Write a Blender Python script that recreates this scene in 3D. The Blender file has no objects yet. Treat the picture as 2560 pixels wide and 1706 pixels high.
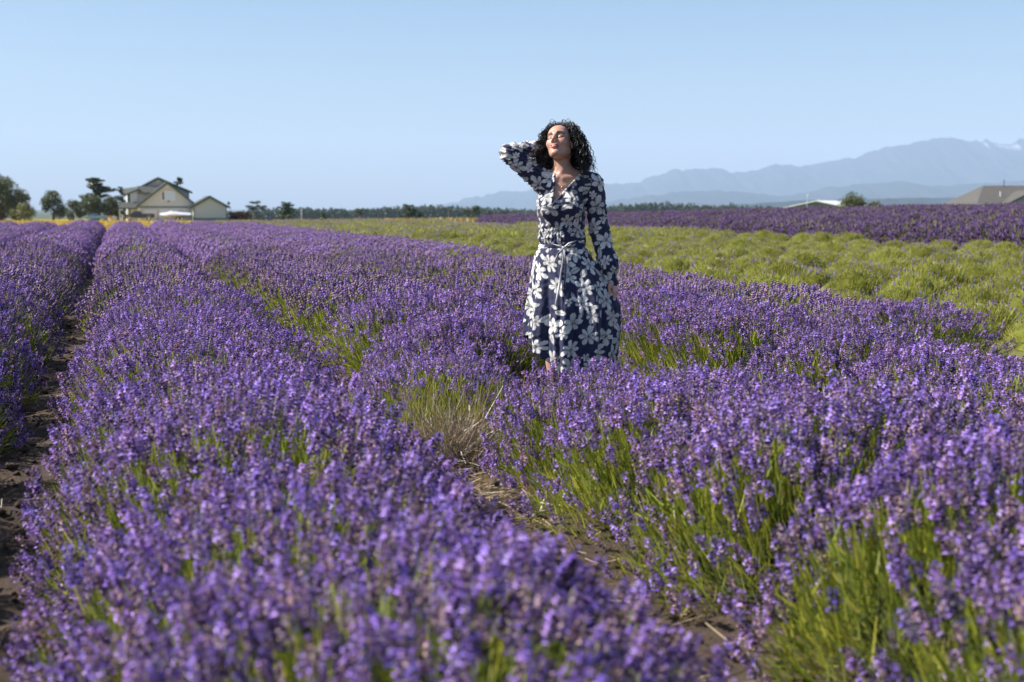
import bpy, math, random
import numpy as np
from mathutils import Vector, Matrix

PI = math.pi
random.seed(7)
RNG = np.random.default_rng(11)
SC = bpy.context.scene
COL = SC.collection

# ------------------------------------------------------------------ camera
YAW, PITCH = math.radians(15.50), math.radians(5.31)
EYE = 1.18
cam_d = bpy.data.cameras.new('camera')
cam = bpy.data.objects.new('camera', cam_d)
COL.objects.link(cam)
cam.location = (0, 0, EYE)
cam.rotation_euler = (math.radians(90) - PITCH, 0, -YAW)
cam_d.lens = 50.0
cam_d.sensor_width = 36.0
cam_d.clip_start = 0.05
cam_d.clip_end = 90000.0
cam_d.dof.use_dof = True
cam_d.dof.focus_distance = 8.6
cam_d.dof.aperture_fstop = 3.3
SC.camera = cam

# ------------------------------------------------------------------ sky, sun, exposure
SUN_EL = math.radians(42)
world = bpy.data.worlds.new('World')
SC.world = world
world.use_nodes = True
wn = world.node_tree.nodes
wn.clear()
sky = wn.new('ShaderNodeTexSky')
sky.sky_type = 'NISHITA'
sky.sun_disc = False
sky.sun_elevation = SUN_EL
sky.sun_rotation = math.radians(-75)
sky.altitude = 0
sky.air_density = 1.0
sky.dust_density = 1.0
sky.ozone_density = 5.0
bg = wn.new('ShaderNodeBackground')
bg.inputs['Strength'].default_value = 0.0735
wo = wn.new('ShaderNodeOutputWorld')
world.node_tree.links.new(sky.outputs[0], bg.inputs[0])
world.node_tree.links.new(bg.outputs[0], wo.inputs[0])

sun_d = bpy.data.lights.new('sun', 'SUN')
sun_d.energy = 5.0
sun_d.angle = math.radians(0.55)
sun_d.color = (1.0, 0.95, 0.87)
sun = bpy.data.objects.new('sun', sun_d)
COL.objects.link(sun)
S_DIR = Vector((-math.cos(SUN_EL) * 0.968, math.cos(SUN_EL) * 0.250, math.sin(SUN_EL)))
sun.rotation_euler = S_DIR.to_track_quat('Z', 'Y').to_euler()
sun.location = (-30, 0, 40)

SC.view_settings.view_transform = 'Standard'
SC.view_settings.look = 'None'
SC.view_settings.exposure = 1.0
SC.view_settings.gamma = 1.0
SC.view_settings.use_curve_mapping = False
SC.cycles.max_bounces = 5
SC.cycles.diffuse_bounces = 2
SC.cycles.glossy_bounces = 2
SC.cycles.transmission_bounces = 3
SC.cycles.transparent_max_bounces = 6
SC.cycles.volume_bounces = 1
SC.cycles.sample_clamp_indirect = 6.0
SC.cycles.use_denoising = True

# ------------------------------------------------------------------ helpers
CY, SY = math.cos(YAW), math.sin(YAW)


def cam_xy(x, y):
    """camera-frame lateral offset and depth of a ground point"""
    return x * CY - y * SY, x * SY + y * CY


def world_xy(xc, zc):
    return xc * CY + zc * SY, -xc * SY + zc * CY


def in_view(x, y, margin=1.2, left=0.0):
    xc, zc = cam_xy(x, y)
    if zc < 0.9:
        return False
    lim = 0.36 * zc * 1.08 + margin
    return -lim - left < xc < lim


def sstep(a, b, x):
    t = np.clip((np.asarray(x, float) - a) / (b - a), 0, 1)
    return t * t * (3 - 2 * t)


def vnoise(x, y, seed=0):
    """smooth value noise in [-1, 1]"""
    x = np.asarray(x, float)
    y = np.asarray(y, float)
    xi, yi = np.floor(x), np.floor(y)
    fx, fy = x - xi, y - yi
    fx = fx * fx * (3 - 2 * fx)
    fy = fy * fy * (3 - 2 * fy)

    def h(i, j):
        v = np.sin(i * 127.1 + j * 311.7 + seed * 74.7) * 43758.5453
        return (v - np.floor(v)) * 2 - 1
    a = h(xi, yi) * (1 - fx) + h(xi + 1, yi) * fx
    b = h(xi, yi + 1) * (1 - fx) + h(xi + 1, yi + 1) * fx
    return a * (1 - fy) + b * fy


GAP0, PITCH_ROW = -0.417, 1.775      # gap centres GAP0 + k * PITCH_ROW


def gz(x, y):
    """large-scale terrain height"""
    x = np.asarray(x, float)
    y = np.asarray(y, float)
    a = 0.8 * sstep(12, 47, x) * (1 - 0.8 * sstep(60, 110, y))
    down = 1.7 * sstep(55, 90, x)
    dist = np.hypot(x, y)
    left = 0.0052 * np.clip(y - 75, 0, 220) + 11.0 * sstep(340, 1300, dist)
    right = 0.0088 * np.clip(dist - 114, 0, 1300)
    k = sstep(9, 26, x)
    return a - down - left * (1 - k) - right * k


def link(o, parent=None):
    COL.objects.link(o)
    if parent is not None:
        o.parent = parent
    return o


def mesh_np(name, V, F, mats, C=None, MI=None, smooth=False, UV=None):
    """mesh from arrays; F (n,3) or (n,4) or a list of such arrays"""
    Fs = F if isinstance(F, list) else [F]
    Fs = [np.asarray(f, np.int32) for f in Fs if len(f)]
    me = bpy.data.meshes.new(name)
    V = np.asarray(V, np.float32)
    me.vertices.add(len(V))
    me.vertices.foreach_set('co', V.ravel())
    idx = np.concatenate([f.ravel() for f in Fs])
    tot = np.concatenate([np.full(len(f), f.shape[1], np.int32) for f in Fs])
    st = np.concatenate([[0], np.cumsum(tot)[:-1]]).astype(np.int32)
    me.loops.add(len(idx))
    me.loops.foreach_set('vertex_index', idx)
    me.polygons.add(len(tot))
    me.polygons.foreach_set('loop_start', st)
    me.polygons.foreach_set('loop_total', tot)
    if MI is not None:
        me.polygons.foreach_set('material_index', np.asarray(MI, np.int32))
    if smooth:
        me.polygons.foreach_set('use_smooth', np.ones(len(tot), bool))
    me.update(calc_edges=True)
    if C is not None:
        C = np.asarray(C, np.float32)
        if C.shape[1] == 3:
            C = np.concatenate([C, np.ones((len(C), 1), np.float32)], 1)
        ca = me.color_attributes.new('tint', 'FLOAT_COLOR', 'POINT')
        ca.data.foreach_set('color', C.ravel())
    for m in (mats if isinstance(mats, (list, tuple)) else [mats]):
        me.materials.append(m)
    return me


def mobj(name, me, parent=None, loc=None, rot=None, scale=None):
    o = bpy.data.objects.new(name, me)
    link(o, parent)
    if loc is not None:
        o.location = loc
    if rot is not None:
        o.rotation_euler = rot
    if scale is not None:
        o.scale = scale
    return o


def tag(o, label=None, cat=None, group=None, kind=None):
    if label:
        o['label'] = label
    if cat:
        o['category'] = cat
    if group:
        o['group'] = group
    if kind:
        o['kind'] = kind
    return o


def empty(name, loc=(0, 0, 0), rz=0.0):
    o = bpy.data.objects.new(name, None)
    COL.objects.link(o)
    o.location = loc
    o.rotation_euler = (0, 0, rz)
    o.empty_display_size = 0.2
    return o


class MB:
    """collects polygons, builds one mesh object"""

    def __init__(self):
        self.v, self.f = [], []

    def add(self, vs, fs):
        b = len(self.v)
        self.v += [tuple(p) for p in vs]
        self.f += [tuple(i + b for i in q) for q in fs]
        return self

    def box(self, x0, x1, y0, y1, z0, z1):
        vs = [(x0, y0, z0), (x1, y0, z0), (x1, y1, z0), (x0, y1, z0), (x0, y0, z1), (x1, y0, z1), (x1, y1, z1), (x0, y1, z1)]
        return self.add(vs, [(0, 3, 2, 1), (4, 5, 6, 7), (0, 1, 5, 4), (1, 2, 6, 5), (2, 3, 7, 6), (3, 0, 4, 7)])

    def prism_y(self, prof, y0, y1):
        """polygon in x,z extruded along y"""
        n = len(prof)
        vs = [(p[0], y0, p[1]) for p in prof] + [(p[0], y1, p[1]) for p in prof]
        fs = [tuple(range(n)), tuple(range(2 * n - 1, n - 1, -1))]
        fs += [(i, i + n, (i + 1) % n + n, (i + 1) % n) for i in range(n)]
        return self.add(vs, fs)

    def slab(self, a, b, c, d, t):
        """thick quad: corners a b c d, thickness t along -normal"""
        a, b, c, d = map(Vector, (a, b, c, d))
        n = (b - a).cross(d - a).normalized() * t
        vs = [a, b, c, d, a - n, b - n, c - n, d - n]
        return self.add(vs, [(0, 1, 2, 3), (7, 6, 5, 4), (0, 4, 5, 1), (1, 5, 6, 2), (2, 6, 7, 3), (3, 7, 4, 0)])

    def tube(self, pts, rad, n=6):
        pts = [Vector(p) for p in pts]
        rad = rad if isinstance(rad, (list, tuple)) else [rad] * len(pts)
        rings = []
        b = len(self.v)
        for i, p in enumerate(pts):
            d = (pts[min(i + 1, len(pts) - 1)] - pts[max(i - 1, 0)]).normalized()
            u = d.orthogonal().normalized()
            if i and abs(d.dot(rings[-1])) < 0.99:
                u = (rings[-1] - d * rings[-1].dot(d)).normalized()
            rings.append(u)
            w = d.cross(u)
            for k in range(n):
                a = 2 * PI * k / n
                q = p + (u * math.cos(a) + w * math.sin(a)) * rad[i]
                self.v.append(tuple(q))
        for i in range(len(pts) - 1):
            for k in range(n):
                self.f.append((b + i * n + k, b + i * n + (k + 1) % n, b + (i + 1) * n + (k + 1) % n, b + (i + 1) * n + k))
        self.f.append(tuple(b + k for k in range(n - 1, -1, -1)))
        self.f.append(tuple(b + (len(pts) - 1) * n + k for k in range(n)))
        return self

    def disc_y(self, cx, cz, r, y0, y1, n=20):
        return self.prism_y([(cx + r * math.cos(2 * PI * k / n), cz + r * math.sin(2 * PI * k / n)) for k in range(n)], y0, y1)

    def build(self, name, mat, parent=None, bevel=0.0, smooth=False):
        me = bpy.data.meshes.new(name)
        me.from_pydata(self.v, [], self.f)
        me.materials.append(mat)
        if smooth:
            for p in me.polygons:
                p.use_smooth = True
        me.update()
        o = bpy.data.objects.new(name, me)
        link(o, parent)
        if bevel:
            m = o.modifiers.new('bevel', 'BEVEL')
            m.width = bevel
            m.segments = 2
            m.limit_method = 'ANGLE'
        return o


# ------------------------------------------------------------------ materials
def mat_new(name):
    m = bpy.data.materials.new(name)
    m.use_nodes = True
    nt = m.node_tree
    nt.nodes.clear()
    out = nt.nodes.new('ShaderNodeOutputMaterial')
    return m, nt, out


def plain(name, col, rough=0.6, metal=0.0, spec=0.4, noise=0.0, nscale=5.0, bump=0.0, bscale=40.0):
    m, nt, out = mat_new(name)
    p = nt.nodes.new('ShaderNodeBsdfPrincipled')
    p.inputs['Roughness'].default_value = rough
    p.inputs['Metallic'].default_value = metal
    p.inputs['Specular IOR Level'].default_value = spec
    nt.links.new(p.outputs[0], out.inputs[0])
    p.inputs['Base Color'].default_value = (*col, 1)
    tc = nt.nodes.new('ShaderNodeTexCoord')
    if noise:
        n = nt.nodes.new('ShaderNodeTexNoise')
        n.inputs['Scale'].default_value = nscale
        n.inputs['Detail'].default_value = 5
        nt.links.new(tc.outputs['Object'], n.inputs['Vector'])
        r = nt.nodes.new('ShaderNodeMapRange')
        r.inputs['To Min'].default_value = 1 - noise
        r.inputs['To Max'].default_value = 1 + noise
        nt.links.new(n.outputs['Fac'], r.inputs['Value'])
        mx = nt.nodes.new('ShaderNodeVectorMath')
        mx.operation = 'SCALE'
        mx.inputs[0].default_value = col
        nt.links.new(r.outputs[0], mx.inputs['Scale'])
        nt.links.new(mx.outputs[0], p.inputs['Base Color'])
    if bump:
        n = nt.nodes.new('ShaderNodeTexNoise')
        n.inputs['Scale'].default_value = bscale
        n.inputs['Detail'].default_value = 6
        nt.links.new(tc.outputs['Object'], n.inputs['Vector'])
        b = nt.nodes.new('ShaderNodeBump')
        b.inputs['Strength'].default_value = bump
        b.inputs['Distance'].default_value = 0.02
        nt.links.new(n.outputs['Fac'], b.inputs['Height'])
        nt.links.new(b.outputs[0], p.inputs['Normal'])
    return m


def leafy(name, transl=0.35, gloss=0.12, rough=0.5, vary=0.18, gain=1.0):
    """colour from the 'tint' attribute, translucent, small per-object variation"""
    m, nt, out = mat_new(name)
    L = nt.links.new
    at = nt.nodes.new('ShaderNodeAttribute')
    at.attribute_name = 'tint'
    oi = nt.nodes.new('ShaderNodeObjectInfo')
    r = nt.nodes.new('ShaderNodeMapRange')
    r.inputs['To Min'].default_value = (1 - vary) * gain
    r.inputs['To Max'].default_value = (1 + vary) * gain
    L(oi.outputs['Random'], r.inputs['Value'])
    sc = nt.nodes.new('ShaderNodeVectorMath')
    sc.operation = 'SCALE'
    L(at.outputs['Color'], sc.inputs[0])
    L(r.outputs[0], sc.inputs['Scale'])
    d = nt.nodes.new('ShaderNodeBsdfDiffuse')
    t = nt.nodes.new('ShaderNodeBsdfTranslucent')
    g = nt.nodes.new('ShaderNodeBsdfGlossy')
    g.inputs['Roughness'].default_value = rough
    g.inputs['Color'].default_value = (0.8, 0.8, 0.8, 1)
    L(sc.outputs[0], d.inputs['Color'])
    L(sc.outputs[0], t.inputs['Color'])
    a = nt.nodes.new('ShaderNodeMixShader')
    a.inputs[0].default_value = transl
    L(d.outputs[0], a.inputs[1])
    L(t.outputs[0], a.inputs[2])
    b = nt.nodes.new('ShaderNodeMixShader')
    fr = nt.nodes.new('ShaderNodeFresnel')
    fr.inputs['IOR'].default_value = 1.35
    mu = nt.nodes.new('ShaderNodeMath')
    mu.operation = 'MULTIPLY'
    mu.inputs[1].default_value = gloss * 4
    L(fr.outputs[0], mu.inputs[0])
    L(mu.outputs[0], b.inputs[0])
    L(a.outputs[0], b.inputs[1])
    L(g.outputs[0], b.inputs[2])
    L(b.outputs[0], out.inputs[0])
    return m


M = {}
M['petal'] = leafy('lavender petal', 0.30, 0.0, 0.45, 0.10)
M['leaf'] = leafy('lavender leaf', 0.40, 0.04, 0.6, 0.10)
M['grass'] = leafy('dry grass', 0.35, 0.05, 0.6, 0.1)
M['needle'] = leafy('tree foliage', 0.25, 0.06, 0.55, 0.15)
# ------------------------------------------------------------------ ground
def soil_mat():
    m, nt, out = mat_new('dry soil')
    L = nt.links.new
    p = nt.nodes.new('ShaderNodeBsdfPrincipled')
    p.inputs['Roughness'].default_value = 0.95
    p.inputs['Specular IOR Level'].default_value = 0.15
    tc = nt.nodes.new('ShaderNodeTexCoord')
    n1 = nt.nodes.new('ShaderNodeTexNoise')
    n1.inputs['Scale'].default_value = 2.2
    n1.inputs['Detail'].default_value = 8
    n1.inputs['Roughness'].default_value = 0.65
    L(tc.outputs['Object'], n1.inputs['Vector'])
    cr = nt.nodes.new('ShaderNodeValToRGB')
    cr.color_ramp.elements[0].position = 0.3
    cr.color_ramp.elements[0].color = (0.045, 0.033, 0.024, 1)
    cr.color_ramp.elements[1].position = 0.72
    cr.color_ramp.elements[1].color = (0.135, 0.098, 0.073, 1)
    L(n1.outputs['Fac'], cr.inputs[0])
    L(cr.outputs[0], p.inputs['Base Color'])
    n2 = nt.nodes.new('ShaderNodeTexNoise')
    n2.inputs['Scale'].default_value = 28
    n2.inputs['Detail'].default_value = 8
    n2.inputs['Roughness'].default_value = 0.7
    L(tc.outputs['Object'], n2.inputs['Vector'])
    b = nt.nodes.new('ShaderNodeBump')
    b.inputs['Strength'].default_value = 0.9
    b.inputs['Distance'].default_value = 0.03
    L(n2.outputs['Fac'], b.inputs['Height'])
    L(b.outputs[0], p.inputs['Normal'])
    L(p.outputs[0], out.inputs[0])
    return m


def zone_mat(name, c0, c1, scale, rough=0.95):
    m, nt, out = mat_new(name)
    L = nt.links.new
    p = nt.nodes.new('ShaderNodeBsdfPrincipled')
    p.inputs['Roughness'].default_value = rough
    p.inputs['Specular IOR Level'].default_value = 0.1
    tc = nt.nodes.new('ShaderNodeTexCoord')
    n1 = nt.nodes.new('ShaderNodeTexNoise')
    n1.inputs['Scale'].default_value = scale
    n1.inputs['Detail'].default_value = 8
    n1.inputs['Roughness'].default_value = 0.7
    L(tc.outputs['Object'], n1.inputs['Vector'])
    cr = nt.nodes.new('ShaderNodeValToRGB')
    cr.color_ramp.elements[0].position = 0.32
    cr.color_ramp.elements[0].color = (*c0, 1)
    cr.color_ramp.elements[1].position = 0.68
    cr.color_ramp.elements[1].color = (*c1, 1)
    L(n1.outputs['Fac'], cr.inputs[0])
    L(cr.outputs[0], p.inputs['Base Color'])
    L(p.outputs[0], out.inputs[0])
    return m


M['soil'] = soil_mat()
M['straw_field'] = zone_mat('golden stubble', (0.40, 0.27, 0.045), (0.56, 0.40, 0.08), 0.35)
M['pasture'] = zone_mat('dull pasture', (0.09, 0.10, 0.04), (0.20, 0.18, 0.07), 0.05)
M['far_land'] = zone_mat('far lowland', (0.05, 0.07, 0.045), (0.10, 0.11, 0.06), 0.004)
M['mound_soil'] = zone_mat('weedy soil', (0.10, 0.085, 0.04), (0.19, 0.19, 0.05), 1.2)


def soil_relief(x, y):
    k = (x - GAP0) / PITCH_ROW
    fr = (k - np.floor(k + 0.5)) * PITCH_ROW            # offset from the nearest gap centre
    d = np.abs(fr)
    z = 0.03 * sstep(0.15, 0.7, d)
    n = 0.030 * vnoise(x * 3.1, y * 2.6, 1) + 0.020 * vnoise(x * 7.3, y * 8.1, 2) + 0.010 * vnoise(x * 19, y * 23, 3)
    steps = 0.028 * np.abs(vnoise(x * 1.2 + 9, y * 4.4, 5))
    return z + n + steps - 0.03


def build_ground():
    def axis(parts):
        out = [parts[0][0]]
        for a, b, s in parts:
            n = max(1, int(round((b - a) / s)))
            out += list(a + (b - a) * (np.arange(1, n + 1) / n))
        return np.array(out)
    xs = axis([(-24000, -4000, 5000), (-4000, -600, 850), (-600, -80, 52), (-80, -10, 7), (-10, -2.4, 0.4), (-2.4, 5.0, 0.07), (5, 30, 0.5),
               (30, 100, 3.5), (100, 600, 50), (600, 4000, 850), (4000, 24000, 5000)])
    ys = axis([(-400, -20, 95), (-20, 0, 2.5), (0.0, 20, 0.07), (20, 72, 0.4), (72, 130, 2), (130, 320, 10), (320, 1200, 110), (1200, 4000, 700), (4000, 24000, 5000)])
    X, Y = np.meshgrid(xs, ys)
    near = sstep(-9, -5, X) * (1 - sstep(24, 28, X)) * (1 - sstep(60, 72, Y)) * sstep(-5, -1, Y)
    Z = gz(X, Y) + soil_relief(X, Y) * near
    nx, ny = len(xs), len(ys)
    V = np.stack([X.ravel(), Y.ravel(), Z.ravel()], 1)
    i, j = np.meshgrid(np.arange(nx - 1), np.arange(ny - 1))
    a = (j * nx + i).ravel()
    F = np.stack([a, a + 1, a + nx + 1, a + nx], 1)
    cx = 0.25 * (X[:-1, :-1] + X[1:, :-1] + X[:-1, 1:] + X[1:, 1:]).ravel()
    cy = 0.25 * (Y[:-1, :-1] + Y[1:, :-1] + Y[:-1, 1:] + Y[1:, 1:]).ravel()
    mi = np.full(len(F), 2)
    mi[(cy < 72) & (cy > -21) & (cx > -10) & (cx < 7.2)] = 0
    mi[(cx >= 7.2) & (cx < 60) & (cy < 118) & (cy > -21)] = 4
    mi[(cx < 12) & (cx > -200) & (cy >= 72) & (cy < 330)] = 1
    mi[(cx <= -10) & (cx > -200) & (cy < 330)] = 1
    mi[(cy > 1300) | (np.abs(cx) > 1300)] = 3
    me = mesh_np('ground', V, F, [M['soil'], M['straw_field'], M['pasture'], M['far_land'], M['mound_soil']], MI=mi, smooth=True)
    o = mobj('ground', me)
    tag(o, 'bare brown soil and dry field ground', None, None, 'structure')


build_ground()


# ------------------------------------------------------------------ plant geometry
def rot_to(D, spin):
    """rotation matrices (n,3,3) that carry z to D and spin about it"""
    D = D / np.linalg.norm(D, axis=1, keepdims=True)
    ref = np.where(np.abs(D[:, 2:3]) < 0.95, np.array([[0, 0, 1.0]]), np.array([[1.0, 0, 0]]))
    U = np.cross(ref, D)
    U /= np.linalg.norm(U, axis=1, keepdims=True)
    W = np.cross(D, U)
    c, s = np.cos(spin)[:, None], np.sin(spin)[:, None]
    U2 = U * c + W * s
    W2 = np.cross(D, U2)
    return np.stack([U2, W2, D], 2)


def scatter(tV, tF, tC, P, R, S, gainC):
    """copies of a template at P with rotations R, scales S, colour gains gainC (n,3)"""
    n, m = len(P), len(tV)
    V = np.einsum('nij,mj->nmi', R, tV) * S[:, None, None] + P[:, None, :]
    F = tF[None] + (np.arange(n) * m)[:, None, None]
    C = tC[None] * gainC[:, None, :]
    return V.reshape(-1, 3), F.reshape(-1, tF.shape[1]), C.reshape(-1, 3)


def merge(parts):
    V, F, C, b = [], [], [], 0
    for v, f, c in parts:
        if len(v) == 0:
            continue
        V.append(v)
        F.append(f + b)
        C.append(c)
        b += len(v)
    return np.concatenate(V), np.concatenate(F), np.concatenate(C)


def ribbons(P0, P1, w0, w1, rng, c0, c1):
    """flat tapering blades as two triangles each (as quads)"""
    n = len(P0)
    D = P1 - P0
    r = rng.normal(size=(n, 3))
    N = np.cross(D, r)
    N /= np.linalg.norm(N, axis=1, keepdims=True) + 1e-9
    w0 = np.broadcast_to(np.asarray(w0, float).reshape(-1, 1), (n, 1))
    w1 = np.broadcast_to(np.asarray(w1, float).reshape(-1, 1), (n, 1))
    V = np.stack([P0 - N * w0, P0 + N * w0, P1 + N * w1, P1 - N * w1], 1).reshape(-1, 3)
    F = np.arange(n * 4).reshape(-1, 4)
    F = np.concatenate([F[:, [0, 1, 2]], F[:, [0, 2, 3]]])
    C = np.stack([c0, c0, c1, c1], 1).reshape(-1, 3)
    return V, F, C


COROLLA = np.array([[0.36, 0.23, 0.70], [0.28, 0.17, 0.60], [0.48, 0.34, 0.80], [0.24, 0.14, 0.49]])
CALYX = np.array([[0.13, 0.085, 0.155], [0.24, 0.165, 0.22], [0.065, 0.04, 0.10], [0.40, 0.29, 0.32], [0.17, 0.11, 0.23], [0.05, 0.035, 0.07], [0.52, 0.40, 0.42]])


def spike_hi(rng, openness, L=0.046, rad=0.0115):
    V, F, C = [], [], []

    def tri(a, b, c, ca, cb, cc):
        i = len(V)
        V.extend([a, b, c])
        F.append((i, i + 1, i + 2))
        C.extend([ca, cb, cc])
    nw = 5
    for k in range(nw):
        z = L * (0.08 + 0.86 * k / (nw - 1)) * (1 if k else 0.5)
        rk = rad * (0.9, 1.05, 1.0, 0.85, 0.55)[k]
        nc = 5 if k < 4 else 4
        a0 = rng.uniform(0, 6.28)
        for q in range(nc):
            a = a0 + 2 * PI * q / nc + rng.normal(0, 0.2)
            e = np.array([math.cos(a), math.sin(a), 0])
            t = np.array([-e[1], e[0], 0])
            col = CALYX[rng.integers(len(CALYX))] * rng.uniform(0.75, 1.25)
            base = e * 0.0012 + np.array([0, 0, z])
            tip = e * rk + np.array([0, 0, z + rng.uniform(0.005, 0.009)])
            w = 0.0040
            mid = (base + tip) / 2
            u = np.array([0, 0, 0.0034])
            dark = col * 0.8
            tri(base, mid + t * w, tip, dark, col, col * 1.15)
            tri(base, tip, mid - t * w, dark, col * 1.15, col)
            tri(mid + t * w, mid + u, tip, col, col, col * 1.15)
            tri(mid - t * w, tip, mid + u, col, col * 1.15, col)
            if rng.random() < openness:
                cc = COROLLA[rng.integers(len(COROLLA))] * rng.uniform(0.8, 1.25)
                s = rng.uniform(0.0045, 0.0066)
                ax1 = t * s
                ax2 = (np.array([0, 0, 1.0]) * 0.8 - e * rng.uniform(-0.2, 0.5)) * s
                c0 = tip + e * 0.0015
                tri(c0, c0 + ax1 * 0.9 + ax2, c0 - ax1 * 0.9 + ax2, cc * 0.8, cc, cc)
                tri(c0, c0 - ax1 * 1.2 - ax2 * 0.7 + e * s * .5, c0 + ax1 * 1.2 - ax2 * 0.7 + e * s * .5, cc * 0.8, cc * 1.1, cc * 1.1)
    return np.array(V), np.array(F), np.array(C)


OCT_F = np.array([(0, 1, 4), (1, 2, 4), (2, 3, 4), (3, 0, 4), (1, 0, 5), (2, 1, 5), (3, 2, 5), (0, 3, 5)])


def octa(c, rx, rz):
    return np.array([(rx, 0, 0), (0, rx, 0), (-rx, 0, 0), (0, -rx, 0), (0, 0, rz), (0, 0, -rz)]) + np.asarray(c)


def spike_lo(rng, openness, blobs=3, L=0.048, rad=0.012):
    V, F, C = [], [], []
    for k in range(blobs):
        z = L * (k + 0.5) / blobs
        v = octa((rng.normal(0, 0.002), rng.normal(0, 0.002), z), rad * (1.05 - 0.3 * k / max(1, blobs - 1)) * rng.uniform(.9, 1.15), L / blobs * 0.62)
        F.append(OCT_F + 6 * k)
        V.append(v)
        for _ in range(6):
            if rng.random() < openness * 1.15:
                C.append(COROLLA[rng.integers(len(COROLLA))] * rng.uniform(0.75, 1.2))
            else:
                C.append(CALYX[rng.integers(len(CALYX))] * rng.uniform(0.8, 1.2))
    return np.concatenate(V), np.concatenate(F), np.array(C)


_r = np.random.default_rng(5)
SP_HI = [spike_hi(_r, o) for o in (0.60, 0.5, 0.42, 0.34, 0.24, 0.15, 0.08, 0.5)]
SP_MID = [spike_lo(_r, o, 3) for o in (0.58, 0.48, 0.4, 0.3, 0.2, 0.1)]
SP_FAR = [spike_lo(_r, o, 1, 0.055, 0.013) for o in (0.52, 0.45, 0.4, 0.32, 0.25, 0.2)]
SP_TALL = [spike_lo(_r, o, 1, 0.11, 0.0115) for o in (0.25, 0.2, 0.12, 0.1)]

GREENS = np.array([[0.24, 0.31, 0.030], [0.34, 0.38, 0.045], [0.16, 0.23, 0.028], [0.46, 0.43, 0.07], [0.28, 0.33, 0.06], [0.38, 0.39, 0.05]])


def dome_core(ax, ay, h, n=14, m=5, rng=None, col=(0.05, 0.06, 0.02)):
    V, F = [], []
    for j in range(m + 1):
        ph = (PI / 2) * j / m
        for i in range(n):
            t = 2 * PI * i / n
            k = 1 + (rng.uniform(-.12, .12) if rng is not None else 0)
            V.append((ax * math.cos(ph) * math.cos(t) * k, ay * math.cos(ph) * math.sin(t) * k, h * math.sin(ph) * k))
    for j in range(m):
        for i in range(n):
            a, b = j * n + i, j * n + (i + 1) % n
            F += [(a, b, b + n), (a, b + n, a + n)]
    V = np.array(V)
    return V, np.array(F), np.tile(np.array(col), (len(V), 1)) * (0.8 + 0.4 * RNG.random((len(V), 1)))


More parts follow.
